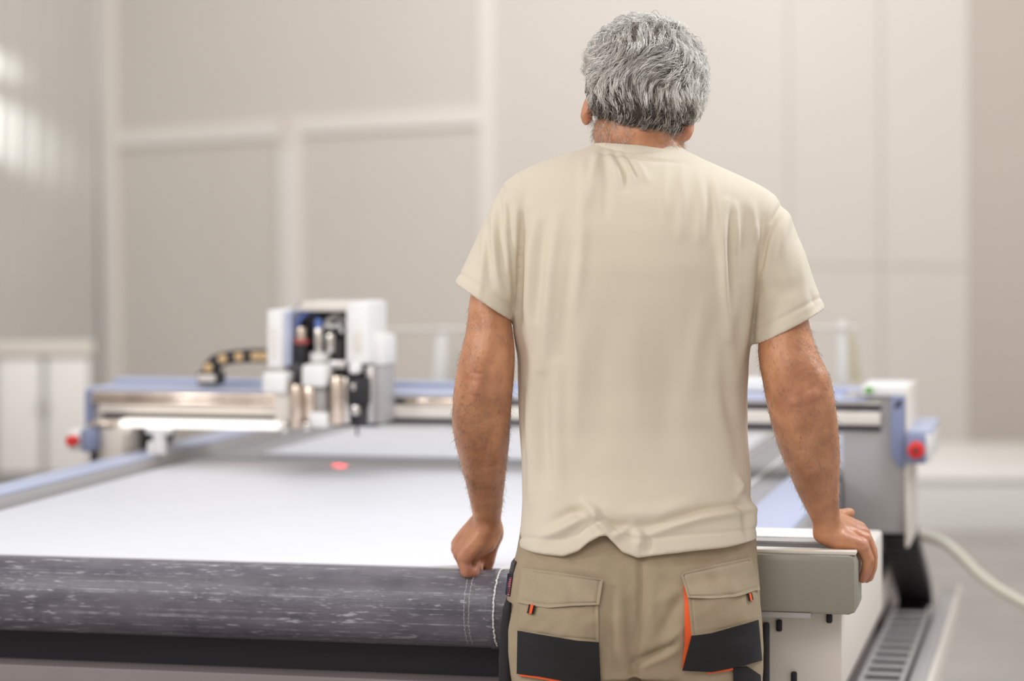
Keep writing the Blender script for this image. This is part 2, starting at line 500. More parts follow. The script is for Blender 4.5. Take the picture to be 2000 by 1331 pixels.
# front right end box
zb0, zb1 = 0.812, 0.912
aR = at_b(1673, 1100, -0.07)[0]
prof = [(aR, -.07 + .02, zb1), (aR, -.07 + .02, zb0)]
fb = MB().box(0.24, aR, -0.07, 0.045, zb0, zb1, 0.014).build('end_box', M['olive'], mach)
tag(fb, 'grey olive end box at the front right corner')
MB().box(0.24, aR - .002, -0.060, -0.022, zb1 - .002, zb1 + .004, .0015).build('cover_strip', M['cream'], fb)
MB().box(0.24, aR - .022, -0.020, 0.035, zb1 - .002, zb1 + .0025, .001).build('rubber_strip', M['rubber'], fb)
MB().box(0.24, aR - .045, 0.040, 0.085, zb1 - .002, zb1 + .006, .0015).build('cover_strip', M['grey'], fb)
MB().box(0.24, aR - .055, 0.01, 0.21, zb0 + .01, zb1, .004).build('box_body', M['grey'], fb)
MB().box(0.24, aR - .055, 0.088, 0.21, zb1 - .002, zb1 + .008, .002).build('cover_strip', M['white'], fb)
MB().box(0.24, aR - .075, -0.062, 0.01, zb0 - 0.008, zb0 + .002, .002).build('base_plate', M['grey'], fb)

# white cabinet under the end box, with side apron
MB().box(0.27, 0.572, 0.03, 0.93, 0.672, 0.835, 0.006).build('side_cover', M['cream'], mach)
wc = MB().box(0.268, 0.568, 0.035, 0.10, 0.10, 0.813, 0.006).build('front_door', M['white'], mach)
for px, py, hh in ((1522, 1222, .02), (1620, 1208, .016), (1551, 1324, .02)):
    a, z = at_b(px, py, 0.03)
    MB().box(a - .005, a + .005, 0.022, 0.037, z - hh / 2, z + hh / 2, .003).build('latch', M['black'], wc)
a, z = at_b(1619, 1260, .03)
MB().box(a - .001, a + .0015, .033, .036, 0.2, 0.80, 0).build('door_gap', M['grey'], wc)
a0, z0 = at_b(1489, 1206, .02); a1, _ = at_b(1502, 1206, .02)
MB().box(a0, a1, 0.02, 0.036, 0.3, at_b(1495, 1218, .02)[1], .003).build('rubber_seal', M['dark'], wc)
MB().box(0.40, 0.47, 0.10, 2.9, 0.30, 0.68, .01).build('lower_side', M['frame'], mach)
MB().box(0.46, 0.485, 0.10, 2.6, 0.58, 0.64, .004).build('side_rail', M['black'], mach)
MB().box(0.468, 0.49, 0.9, 2.6, 0.50, 0.575, .004).build('side_strip', M['cream'], mach)
# cable channel with rungs beside the machine
ch = MB()
ch.box(0.500, 0.508, 0.9, 2.32, 0.462, 0.482, .001)
ch.box(0.586, 0.594, 0.9, 2.32, 0.462, 0.482, .001)
b = 0.92
while b < 2.30:
    ch.box(0.506, 0.588, b, b + 0.046, 0.472, 0.475, .0008); b += 0.100
tray = machine_thing('cable_tray', (0.55, 1.8, 0.40), 'grey ladder cable tray along the right side of the cutting table', 'cable tray')
ch.build('ladder', M['grey'], tray, off=(0.55, 1.8, 0.40))
MB().box(0.497, 0.60, 0.88, 2.34, 0.44, 0.452, .002).build('tray_floor', M['black'], tray, off=(0.55, 1.8, 0.40))
MB().box(0.602, 0.640, 0.88, 2.78, 0.452, 0.470, .004).build('outer_lip', M['grey'], tray, off=(0.55, 1.8, 0.40))
MB().box(0.640, 0.652, 0.88, 2.78, 0.40, 0.474, .003).build('side_plate', M['cream'], tray, off=(0.55, 1.8, 0.40))
MB().box(0.45, 0.65, 0.95, 1.0, 0.405, 0.442, .002).build('bracket', M['dark'], tray, off=(0.55, 1.8, 0.40))
MB().box(0.45, 0.65, 2.25, 2.3, 0.405, 0.442, .002).build('bracket', M['dark'], tray, off=(0.55, 1.8, 0.40))

# cable chain that drops from the gantry and turns back into the tray
chain = machine_thing('cable_chain', (0.545, 2.4, 0.48), 'wide black cable chain dropping from the right gantry column', 'cable chain')
path = [at_a(x, y, 0.535) for x, y in ((1757, 1040), (1761, 1060), (1766, 1080), (1772, 1100), (1778, 1120), (1783, 1140), (1786.5, 1160), (1788, 1180), (1786, 1194))]
path += [(path[-1][0] - .04, path[-1][1] - .012), (path[-1][0] - .12, path[-1][1] - .02)]
pb = np.array(path)
seg = np.r_[0, np.cumsum(np.linalg.norm(np.diff(pb, axis=0), axis=1))]
nl = 15
for i in range(nl):
    s0 = (i + .5) / nl * seg[-1]
    bb, zz = np.interp(s0, seg, pb[:, 0]), np.interp(s0, seg, pb[:, 1])
    e = .01
    dv = np.array([np.interp(min(s0 + e, seg[-1]), seg, pb[:, 0]) - np.interp(s0 - e, seg, pb[:, 0]), np.interp(min(s0 + e, seg[-1]), seg, pb[:, 1]) - np.interp(s0 - e, seg, pb[:, 1])])
    ang = math.atan2(dv[1], dv[0]); L = seg[-1] / nl
    k = MB()
    k.box(-.043, .043, -L * .30, L * .30, -.015, .015, .002)
    k.box(-.040, .040, -L * .6, L * .6, -.004, .004, .001)
    k.box(-.045, -.036, -L * .56, L * .56, -.016, .016, .004)
    k.box(.036, .045, -L * .56, L * .56, -.016, .016, .004)
    o = k.build('link', M['dark'], chain)
    o.location = (0.535 - 0.545, bb - 2.4, zz - 0.48); o.rotation_euler = (ang, 0, 0)

# hose
hp = [(1785, 1046, 7.0), (1800, 1047, 6.95), (1822, 1051, 6.9), (1848, 1062, 6.85), (1876, 1086, 6.8), (1910, 1122, 6.75), (1950, 1152, 6.7), (2000, 1180, 6.65), (2040, 1200, 6.6)]
P = np.array([un(*h) for h in hp])
tt = np.linspace(0, len(P) - 1, 60)
P2 = np.stack([np.interp(tt, range(len(P)), P[:, i]) for i in range(3)], 1)
for _ in range(6): P2[1:-1] = (P2[:-2] + P2[1:-1] * 2 + P2[2:]) / 4
down = P2[-1] + np.array([[0.06, -.02, -.08], [.12, -.06, -.22], [.16, -.1, -.36], [.2, -.2, P2[-1][2] * -1 + .022]])
P2 = np.r_[P2, down]
tag(MB().tube(P2, 0.0125, 12).build('air_hose', M['hose']), 'pale thick hose curving from the gantry towards the floor at right', 'hose')

# material sheets on the bed
def sheet(name, a0, a1, b0, b1, label):
    o = MB().box(a0, a1, b0, b1, ZT - 0.0055, ZT + 0.0005, .0008).build(name, M['sheet'])
    o.location = (OX, OY, 0); o.rotation_euler = (0, 0, -TH)
    return tag(o, label, 'sheet')
sheet('material_sheet', -1.215, 0.11, 0.022, 1.86, 'large white sheet lying on the front of the cutting table')
sheet('material_sheet', -1.10, 0.11, 2.04, 2.96, 'white sheet on the cutting table behind the gantry line')

# ------------------------------------------------------------------ gantry
GB = 1.70
gz = 0.736
gan = machine_thing('gantry', (-0.4, GB, 0.73), 'pale gantry with blue cover bridging the cutting table', 'gantry')
go = (-0.4, GB, 0.73)
aL = at_b(181, 800, GB)[0]; aR2 = at_b(1720, 800, GB)[0]
zB = at_b(800, 832, GB)[1]; zTop = at_b(1000, 776, GB)[1]
beam = MB()
beam.box(aL, aR2, GB, GB + .20, zB, zTop, .006)
bo = beam.build('beam', M['grey'], gan, off=go)
# extruded profile lips with two dark grooves
zg1, zg2 = at_b(1000, 787, GB)[1], at_b(1000, 826, GB)[1]
for z in (zg1, zg2):
    MB().box(aL + .03, aR2, GB - .002, GB + .01, z - .006, z + .006, .001).build('groove', M['dark'], bo, off=go)
MB().box(aL + .02, aR2, GB - .012, GB, zg2 + .009, zg1 - .009, .003).build('guide_face', M['cream'], bo, off=go)
MB().box(aL, aR2, GB - .008, GB, zg1 + .009, zTop, .003).build('top_lip', M['cream'], bo, off=go)
ah = at_b(545, 800, GB)[0]
rk = MB()
rk.box(aL + .005, ah, GB - .02, GB - .006, zg1 - .004, zg1 + .010, .003)
rk.box(aL + .005, ah, GB - .024, GB - .010, zg1 - .016, zg1 - .006, .003)
rk.build('guide_rod', M['brass'], gan, off=go)
a0 = at_b(795, 785, GB)[0]; a1 = at_b(905, 785, GB)[0]
MB().box(a0, a1, GB - .016, GB - .003, zg1 - .009, zg1 + .007, .003).build('guide_rod', M['brass'], gan, off=go)
# blue top cover
zc = at_b(1000, 762, GB)[1]
MB().box(aL - .01, at_b(1694, 770, GB)[0], GB - .01, GB + .24, zTop, zTop + .010, .003).build('top_cover', M['blue'], gan, off=go)
MB().box(aL - .01, at_b(1694, 770, GB)[0], GB + .16, GB + .24, zTop + .010, zTop + .022, .004).build('cover_ridge', M['blue'], gan, off=go)
# white end cap at right
a0, z0 = at_b(1683, 772, GB); a1, z1 = at_b(1771, 754, GB)
cp = MB().box(a0, a1, GB - .012, GB + .22, z0 - .002, z1, .005).build('end_cap', M['white'], gan, off=go)
a, z = at_b(1698, 762, GB)
MB().box(a - .007, a + .007, GB - .03, GB - .010, z - .006, z + .008, .003).build('green_knob', M['green'], gan, off=go)
# right column
a0, _ = at_b(1645, 900, GB); a1, _ = at_b(1741, 900, GB); a2, z2 = at_b(1771, 775, GB)
colr = MB().box(a0, a2 - .002, GB + .004, GB + .24, gz, z0, .006).build('column', M['grey'], gan, off=go)
MB().box(a2 - .004, a2 + .006, GB - .008, GB + .30, gz - .03, z1 - .004, .004).build('side_plate', M['cream'], gan, off=go)
zlo = at_b(1755, 905, GB)[1]
MB().prism([(a1, GB - .014, z0), (a2 - .004, GB - .014, z0), (a2 - .004, GB - .014, zlo - .012), (a1 + .012, GB - .014, zlo), (a1, GB - .014, zlo + .02)], None, (0, .02, 0), .002).build('side_cover', M['blue_deep'], gan, off=go)
for k in range(3):
    a, z = at_b(1749 + 4.5 * k, 790 - k, GB - .014)
    MB().prism([(a - .0015, GB - .018, z - .008), (a + .0015, GB - .018, z - .008), (a + .0045, GB - .018, z + .008), (a + .0015, GB - .018, z + .008)], None, (0, .005, 0)).build('vent_slot', M['dark'], gan, off=go)
# right emergency stop box
e0, ez1 = at_b(1769, 850, GB - .03); e1, ez0 = at_b(1808, 907, GB - .03)
eb = MB().box(e0, e1, GB - .03, GB + .05, ez0, ez1, .004).build('stop_box', M['blue_deep'], gan, off=go)
MB().box(e0 + .002, e1 + .012, GB - .02, GB + .36, ez1 - .001, ez1 + .012, .004).build('box_lid', M['blue'], eb, off=go)
MB().box(e1 - .003, e1 + .010, GB - .022, GB + .34, ez0 + .004, ez1 + .002, .003).build('box_side', M['white'], eb, off=go)
a, z = at_b(1789, 880, GB - .05)
bt = MB().cyl((a, GB - .055, z), (a, GB - .03, z), .0195, 24, bev=.004).build('stop_button', M['red'], eb, off=go)
MB().cyl((a, GB - .058, z), (a, GB - .054, z), .006, 16).build('button_center', M['dark'], bt, off=go)
# left column, dark carriage and brackets
a0 = at_b(183, 870, GB)[0]; a1 = at_b(241, 870, GB)[0]
cl = MB().box(a0, a1, GB - .005, GB + .22, 0.83, zB + .002, .005).build('column', M['cream'], gan, off=go)
a0b = at_b(168, 800, GB)[0]
MB().box(a0b, aL + .004, GB - .012, GB + .24, at_b(170, 832, GB)[1], zTop + .004, .004).build('side_cover', M['blue_deep'], gan, off=go)
a2, a3 = at_b(241, 870, GB + .12)[0], at_b(294, 870, GB + .12)[0]
MB().box(a2 - .01, a3, GB + .12, GB + .30, 0.886, zB + .004, .006).build('carriage', M['dark'], gan, off=go)
MB().box(aL - .003, a1 - .02, GB - .022, GB - .004, at_b(200, 828, GB)[1] - .006, at_b(200, 824, GB)[1], .002).build('clamp', M['brass'], gan, off=go)
# white bar with its own emission under the beam, and its bracket
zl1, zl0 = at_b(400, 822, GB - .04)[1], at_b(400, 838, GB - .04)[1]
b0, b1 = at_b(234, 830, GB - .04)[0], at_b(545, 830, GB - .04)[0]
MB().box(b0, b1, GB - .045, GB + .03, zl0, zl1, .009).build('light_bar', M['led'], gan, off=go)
for x0, x1, y0, y1 in ((286, 334, 836, 848), (300, 321, 846, 862), (303, 322, 860, 890), (289, 304, 862, 894)):
    p, q = at_b(x0, y1, GB - .04), at_b(x1, y0, GB - .04)
    MB().box(p[0], q[0], GB - .05, GB - .02, p[1], q[1], .006).build('bracket', M['white'], gan, off=go)
p, q = at_b(242, 848, GB - .03), at_b(253, 838, GB - .03)
MB().box(p[0], q[0], GB - .04, GB - .01, p[1], q[1], .003).build('bracket', M['cream'], gan, off=go)
MB().tube([(at_b(x, y, GB)[0], GB, at_b(x, y, GB)[1]) for x, y in ((350, 836), (345, 850), (337, 868), (330, 888))], .0035, 8).build('cable', M['grey'], gan, off=go)
# left emergency stop
f0, fz1 = at_b(156, 838, GB - .06); f1, fz0 = at_b(181, 884, GB - .06)
lb = MB().box(f0, f1, GB - .06, GB + .06, fz0, fz1, .008).build('stop_box', M['blue_deep'], gan, off=go)
MB().box(f0 - .037, f0 + .002, GB - .058, GB + .05, fz0 + .002, fz1 - .002, .010).build('box_side', M['white'], lb, off=go)
a, z = at_b(142, 862, GB - .07)
MB().cyl((a - .006, GB - .078, z), (a, GB - .05, z), .0135, 20, bev=.004).build('stop_button', M['red'], lb, off=go)
MB().tube([(f1 - .014, GB - .02, fz0 + .006), (f1 - .012, GB - .02, fz0 - .05), (f1 - .012, GB - .01, fz0 - .12)], .009, 10).build('cable', M['dark'], lb, off=go)
# motor hump behind the beam cover
a, z = at_b(1727, 750, GB + .2)
MB().box(a - .02, a + .02, GB + .16, GB + .22, z - .03, z + .006, .006).build('sensor', M['dark'], gan, off=go)
a0, z0 = at_b(1455, 762, GB + .2); a1, z1 = at_b(1500, 738, GB + .2)
MB().box(a0 - .3, a1, GB + .14, GB + .235, z0, z1, .006).build('valve_box', M['white'], gan, off=go)

# ------------------------------------------------------------------ cutting head on the gantry
HB = 1.52
head = machine_thing('cutting_head', (-0.75, HB + .08, 0.90), 'white and black cutting head with tool motors on the gantry', 'cutting head')
ho = (-0.75, HB + .08, 0.90)
def hbox(name, x0, y0, x1, y1, b, depth, m, bev=.004, parent=None):
    p, q = at_b(x0, y1, b), at_b(x1, y0, b)
    return MB().box(p[0], q[0], b, b + depth, p[1], q[1], bev).build(name, M[m], parent or head, off=ho)
def hcyl(name, x0, x1, y0, y1, b, m, parent=None, bev=.002):
    p, q = at_b(x0, y1, b), at_b(x1, y0, b)
    r = (q[0] - p[0]) / 2
    return MB().cyl(((p[0] + q[0]) / 2, b + r, p[1]), ((p[0] + q[0]) / 2, b + r, q[1]), r, 20, bev=bev).build(name, M[m], parent or head, off=ho)
hbox('back_plate', 556, 618, 736, 832, HB + .13, .05, 'dark')
lp = hbox('housing_plate', 521, 606, 549, 719, HB, .20, 'white', .005)
for i, y in enumerate((645, 660, 675, 690)):
    hbox('vent_slot', 529, y, 541, y + 7, HB - .001, .004, 'cream', 0, lp)
hbox('housing_plate', 549, 608, 568, 716, HB + .03, .15, 'blue', .003)
hbox('top_bridge', 588, 591, 700, 608, HB + .02, .16, 'cream', .005)
rh = hbox('housing_plate', 674, 590, 720, 712, HB + .01, .17, 'white', .010)
hbox('connector', 692, 648, 706, 688, HB + .004, .01, 'cream', .003, rh)
hbox('side_box', 713, 655, 748, 716, HB + .05, .13, 'white', .012)
hbox('motor_bay', 566, 610, 676, 716, HB + .10, .04, 'black', .002)
m1 = hcyl('motor', 571, 598, 672, 712, HB + .03, 'black')
hcyl('motor_band', 570, 600, 664, 672, HB + .028, 'redsoft', m1)
hcyl('motor_cap', 576, 596, 640, 664, HB + .035, 'brass', m1)
m2 = hcyl('motor', 612, 628, 640, 700, HB + .03, 'chrome')
hcyl('motor_cap', 613, 627, 624, 642, HB + .028, 'steelblue', m2)
hcyl('motor_collar', 600, 640, 690, 708, HB + .03, 'white', m2)
m3 = hcyl('motor', 634, 652, 652, 690, HB + .035, 'chrome')
hcyl('motor_cap', 650, 668, 664, 700, HB + .05, 'dark', m3)
def ring_pts(pts): return [(at_b(x, y, HB + .05)[0], HB + dd, at_b(x, y, HB + .05)[1]) for x, y, dd in pts]
for pts, r, m in (([(580, 640, .05), (586, 622, .05), (598, 612, .06), (612, 614, .07), (622, 628, .06)], .005, 'steelblue'),
                  ([(632, 645, .05), (640, 626, .05), (652, 618, .06), (662, 622, .07), (668, 640, .08)], .006, 'alu'),
                  ([(598, 628, .04), (606, 616, .05), (618, 618, .06), (630, 612, .06), (644, 632, .06), (640, 652, .05)], .004, 'black'),
                  ([(560, 630, .06), (566, 606, .07), (582, 594, .08), (596, 598, .09), (600, 614, .1)], .003, 'alu'),
                  ([(640, 634, .045), (650, 640, .045), (660, 632, .05), (666, 650, .06)], .005, 'white')):
    MB().tube(ring_pts(pts), r, 8).build('cable', M[m], head, off=ho)
hbox('tool_block', 511, 728, 557, 769, HB - .03, .09, 'white', .008)
hbox('tool_block', 588, 713, 635, 756, HB - .03, .09, 'white', .008)
hbox('tool_plate', 536, 762, 566, 824, HB + .0, .12, 'cream', .005)
hcyl('tool_holder', 563, 588, 752, 838, HB - .02, 'brass')
hcyl('tool_tip', 546, 560, 826, 848, HB - .03, 'chrome', None, .004)
hbox('tool_plate', 594, 756, 612, 822, HB + .0, .08, 'brass', .004)
hbox('tool_plate', 612, 756, 638, 806, HB + .01, .08, 'grey', .004)
hbox('tool_foot', 602, 806, 640, 836, HB - .02, .08, 'white', .008)
hcyl('tool_tip', 590, 604, 826, 843, HB - .035, 'chrome', None, .004)
hcyl('tool_holder', 642, 668, 736, 830, HB - .02, 'brass')
hcyl('tool_holder', 666, 682, 738, 828, HB + .0, 'chrome')
cam_box = hbox('tool_motor', 680, 738, 714, 792, HB - .01, .10, 'black', .004)
hcyl('tool_knob', 684, 694, 750, 762, HB - .016, 'chrome', cam_box)
hbox('tool_knob', 686, 792, 699, 812, HB - .03, .03, 'chrome', .008)
hbox('tool_motor', 699, 792, 716, 828, HB + .02, .08, 'dark', .004)
hbox('cover_rail', 713, 716, 729, 828, HB + .03, .12, 'alu', .004)
hbox('cover_rail', 730, 716, 746, 828, HB + .05, .12, 'grey', .004)
hbox('knob', 680, 708, 700, 731, HB - .01, .04, 'white', .010)
hbox('clamp', 566, 708, 588, 752, HB + .03, .08, 'dark', .004)
hbox('clamp', 634, 700, 682, 738, HB + .06, .06, 'dark', .004)
hbox('clamp', 640, 704, 676, 722, HB + .03, .04, 'alu', .006)
hcyl('needle', 694.5, 699.5, 826, 852, HB + .04, 'dark', None, 0)
# red laser pointer lamp on the head
ll = bpy.data.lights.new('laser_pointer', 'SPOT'); ll.energy = 4.0; ll.color = (1, .02, .03); ll.spot_size = math.radians(22); ll.spot_blend = .3; ll.shadow_soft_size = .004
lo = bpy.data.objects.new('laser_pointer', ll); COL.objects.link(lo)
yy = 0.59 * FPX / (911 - HOR); t3 = np.array([(664 - 1000) / FPX * yy, yy, .86])
lo.location = t3 + np.array([0.0, -0.03, .10]); lo.rotation_euler = (Vector(t3) - lo.location).to_track_quat('-Z', 'Y').to_euler()

# small cable chain arching from the head to the gantry cover
ch2 = machine_thing('cable_chain', (-1.05, GB + .06, 1.06), 'black cable chain with tan round links arching beside the cutting head', 'cable chain')
co = (-1.05, GB + .06, 1.06)
cpx = [(401, 746), (403, 726), (411, 711), (427, 703), (443, 699.5), (459, 697.5), (475, 696.5), (491, 696), (507, 696), (522, 696)]
cb = GB + .02
for i in range(len(cpx) - 1):
    (x0, y0), (x1, y1) = cpx[i], cpx[i + 1]
    A, B = at_b(x0, y0, cb), at_b(x1, y1, cb)
    L = math.hypot(B[0] - A[0], B[1] - A[1]); ang = math.atan2(B[1] - A[1], B[0] - A[0])
    k = MB(); k.box(-L * .62, L * .62, 0, .06, -.0165, .0165, .007)
    o = k.build('link', M['rubber'], ch2)
    o.location = ((A[0] + B[0]) / 2 - co[0], cb - co[1], (A[1] + B[1]) / 2 - co[2]); o.rotation_euler = (0, -ang, 0)
    if i in (1, 3, 5, 7) or i == 8:
        MB().cyl((0, -.005, 0), (0, .002, 0), .0115, 20, bev=.001).build('eyelet', M['tan'], o)
p, q = at_b(385, 753, cb), at_b(426, 728, cb)
MB().box(p[0], q[0], cb - .004, cb + .06, p[1], q[1], .004).build('bracket', M['rubber'], ch2, off=co)
p, q = at_b(388, 746, cb), at_b(422, 732, cb)
MB().box(p[0], q[0], cb - .008, cb - .002, p[1], q[1], .002).build('bracket_plate', M['cream'], ch2, off=co)

# ------------------------------------------------------------------ roll feed stand behind the table
RB = 3.3
def feed_stand(x0t, x1t, yt, x0b, x1b, yb, label):
    A, B = at_b(x0t, yt, RB), at_b(x1t, yt, RB)
    C, D = at_b(x1b, yb, RB), at_b(x0b, yb, RB)
    am = (C[0] + D[0]) / 2
    t = machine_thing('roll_stand', (am, RB, 0), label, 'stand', 'roll stands behind the table')
    MB().prism([(A[0], RB, A[1]), (B[0], RB, B[1]), (C[0], RB, C[1]), (D[0], RB, D[1])], None, (0, .05, 0), .004).build('post', M['white'], t, off=(am, RB, 0))
    MB().prism([(B[0] - .004, RB + .004, B[1] - .02), (B[0] + .012, RB + .2, B[1] - .06), (C[0] + .025, RB + .2, C[1]), (C[0] - .004, RB + .004, C[1])], None, (-.006, 0, 0), .001).build('gusset', M['ivory'] if x0t > 1000 else M['cream'], t, off=(am, RB, 0))
    MB().box(am - .06, am + .06, RB - .05, RB + .25, 0, .03, .004).build('foot', M['white'], t, off=(am, RB, 0))
    MB().box(am - .02, am + .02, RB + .02, RB + .07, .03, C[1] + .01, .004).build('leg', M['white'], t, off=(am, RB, 0))
    return t
feed_stand(1636, 1652, 628, 1634, 1655, 752, 'white upright roll stand behind the right end of the gantry')
feed_stand(852, 874, 640, 842, 868, 752, 'white upright roll stand behind the gantry beside the left arm')
p, q = at_b(745, 644, RB + .02), at_b(1680, 640, RB + .02)
tag(MB().cyl((0, 0, 0), (q[0] - p[0], 0, q[1] - p[1]), .006, 10).build('roll_bar', M['cream']), 'thin pale horizontal rod across the two white roll stands', 'rod')
rb_ = bpy.data.objects['roll_bar']
rb_.location = (OX + p[0] * CT + (RB - .006) * ST, OY - p[0] * ST + (RB - .006) * CT, p[1]); rb_.rotation_euler = (0, 0, -TH)

# ------------------------------------------------------------------ the man: helpers
def ring(l, r, py, yb, yf, n=56, ex=2.4):
    yc = (yb + yf) / 2
    A, B = un(l, py, yc), un(r, py, yc)
    t = np.linspace(0, 2 * math.pi, n, endpoint=False)
    c, s = np.cos(t), np.sin(t)
    x = (A[0] + B[0]) / 2 + (B[0] - A[0]) / 2 * np.sign(c) * np.abs(c) ** (2 / ex)
    y = yc + (yf - yb) / 2 * np.sign(s) * np.abs(s) ** (2 / ex)
    return np.stack([x, y, np.full(n, A[2])], 1)

def ring2(po, pi, hd, yc, n=40, ex=2.2, shrink=1.0):
    A, B = un(*po, yc), un(*pi, yc)
    m = (A + B) / 2; u = (B - A) / 2 * shrink
    t = np.linspace(0, 2 * math.pi, n, endpoint=False)
    c, s = np.cos(t), np.sin(t)
    c = np.sign(c) * np.abs(c) ** (2 / ex); s = np.sign(s) * np.abs(s) ** (2 / ex)
    return m + c[:, None] * u + s[:, None] * np.array([0, hd * shrink, 0])

def loft(rings):
    n = len(rings[0]); V = np.concatenate(rings); F = []
    for i in range(len(rings) - 1):
        for k in range(n):
            F.append((i * n + k, i * n + (k + 1) % n, (i + 1) * n + (k + 1) % n, (i + 1) * n + k))
    c0, c1 = len(V), len(V) + 1
    V = np.r_[V, rings[0].mean(0)[None], rings[-1].mean(0)[None]]
    o = (len(rings) - 1) * n
    for k in range(n):
        F.append((c0, (k + 1) % n, k)); F.append((c1, o + k, o + (k + 1) % n))
    return V, F

def interp_rings(rows, step):
    """rows of numbers, first column picture row; smooth resampling"""
    R = np.array(rows, float)
    y = np.arange(R[0, 0], R[-1, 0] + .1, step)
    out = [y]
    for c in range(1, R.shape[1]):
        v = np.interp(y, R[:, 0], R[:, c])
        k = np.ones(5) / 5
        vp = np.r_[[v[0]] * 2, v, [v[-1]] * 2]
        out.append(np.convolve(vp, k, 'valid'))
    return np.stack(out, 1)

def ellipsoid(c, r, rot=None, nu=32, nv=18):
    V = []; F = []
    for j in range(nv + 1):
        ph = math.pi * j / nv
        for i in range(nu):
            th = 2 * math.pi * i / nu
            V.append((r[0] * math.sin(ph) * math.cos(th), r[1] * math.sin(ph) * math.sin(th), r[2] * math.cos(ph)))
    for j in range(nv):
        for i in range(nu):
            F.append((j * nu + i, j * nu + (i + 1) % nu, (j + 1) * nu + (i + 1) % nu, (j + 1) * nu + i))
    V = np.array(V)
    if rot is not None: V = V @ rot.T
    return V + np.array(c), F

def limb(P, R, n=20):
    """tube with round joints through world points"""
    out = []
    P = [np.array(p, float) for p in P]
    for i in range(len(P)):
        out.append(ellipsoid(P[i], (R[i],) * 3, None, 16, 10))
    for i in range(len(P) - 1):
        d = P[i + 1] - P[i]; L = np.linalg.norm(d); d /= L
        x = np.cross(d, [.3, .9, .31]); x /= np.linalg.norm(x); y = np.cross(d, x)
        t = np.linspace(0, 2 * math.pi, n, endpoint=False)
        rr = [P[i] + (np.cos(t)[:, None] * x + np.sin(t)[:, None] * y) * R[i], P[i + 1] + (np.cos(t)[:, None] * x + np.sin(t)[:, None] * y) * R[i + 1]]
        out.append(loft(rr))
    return out
def limb_px(pts, R, dy=0.0): return limb([un(p[0], p[1], p[2] + dy) for p in pts], R)

def remesh(pieces, voxel, smooth=4):
    V = []; F = []; o = 0
    for v, f in pieces:
        V.append(v); F += [tuple(i + o for i in q) for q in f]; o += len(v)
    me = mesh_np('tmp_remesh', np.concatenate(V), F)
    b = bmesh.new(); b.from_mesh(me); bmesh.ops.recalc_face_normals(b, faces=b.faces); b.to_mesh(me); b.free()
    ob = bpy.data.objects.new('tmp_remesh', me); COL.objects.link(ob)
    md = ob.modifiers.new('r', 'REMESH'); md.mode = 'VOXEL'; md.voxel_size = voxel; md.adaptivity = 0
    dg = bpy.context.evaluated_depsgraph_get()
    m2 = bpy.data.meshes.new_from_object(ob.evaluated_get(dg))
    bpy.data.objects.remove(ob); bpy.data.meshes.remove(me)
    smooth_mesh(m2, smooth)
    return m2

def get_v(me):
    v = np.empty(len(me.vertices) * 3, np.float64); me.vertices.foreach_get('co', v); return v.reshape(-1, 3)
def set_v(me, v):
    me.vertices.foreach_set('co', np.ascontiguousarray(v).ravel()); me.update()
def get_n(me):
    v = np.empty(len(me.vertices) * 3, np.float32); me.vertex_normals.foreach_get('vector', v); return v.reshape(-1, 3).astype(float)
def edges(me):
    e = np.empty(len(me.edges) * 2, np.int32); me.edges.foreach_get('vertices', e); return e.reshape(-1, 2)
def lap(v, e, deg):
    a = np.zeros_like(v); np.add.at(a, e[:, 0], v[e[:, 1]]); np.add.at(a, e[:, 1], v[e[:, 0]])
    return a / deg[:, None]
def smooth_mesh(me, it, w=None):
    v = get_v(me); e = edges(me); deg = np.bincount(e.ravel(), minlength=len(v)).astype(float); deg[deg == 0] = 1
    for i in range(it):
        f = 0.5 if i % 2 == 0 else -0.51
        if i >= it - 2: f = 0.5
        d = (lap(v, e, deg) - v) * f
        v = v + (d if w is None else d * w[:, None])
    set_v(me, v)

def to_px(v):
    return 1000 + FPX * v[:, 0] / v[:, 1], HOR - FPX * (v[:, 2] - CAMZ) / v[:, 1]

def fold_field(px, py, folds):
    """sum of soft ridges (positive) and valleys (negative) along polylines"""
    D = np.zeros(len(px))
    for pts, amp, w in folds:
        pts = np.array(pts, float)
        x0, y0 = pts.min(0) - 3.2 * w; x1, y1 = pts.max(0) + 3.2 * w
        idx = np.nonzero((px > x0) & (px < x1) & (py > y0) & (py < y1))[0]
        if not len(idx): continue
        X = np.stack([px[idx], py[idx]], 1)
        best = np.full(len(idx), 1e9); tb = np.zeros(len(idx))
        seg = np.linalg.norm(np.diff(pts, axis=0), axis=1); tot = seg.sum(); acc = 0
        for i in range(len(pts) - 1):
            d = pts[i + 1] - pts[i]; L2 = (d ** 2).sum()
            t = np.clip(((X - pts[i]) @ d) / L2, 0, 1)
            q = np.linalg.norm(X - (pts[i] + t[:, None] * d), axis=1)
            m = q < best
            best[m] = q[m]; tb[m] = (acc + t[m] * seg[i]) / tot
            acc += seg[i]
        D[idx] += amp * np.exp(-(best / w) ** 2) * np.sin(np.pi * np.clip(tb * .86 + .07, 0, 1)) ** .7
    return D

def vnoise(v, scale, seed=0):
    """cheap smooth value noise from sines"""
    r = np.random.default_rng(seed); s = np.zeros(len(v))
    for k in range(7):
        d = r.normal(size=3); d /= np.linalg.norm(d)
        s += np.sin(v @ d * scale * r.uniform(.6, 1.5) + r.uniform(0, 6.3))
    return s / 7

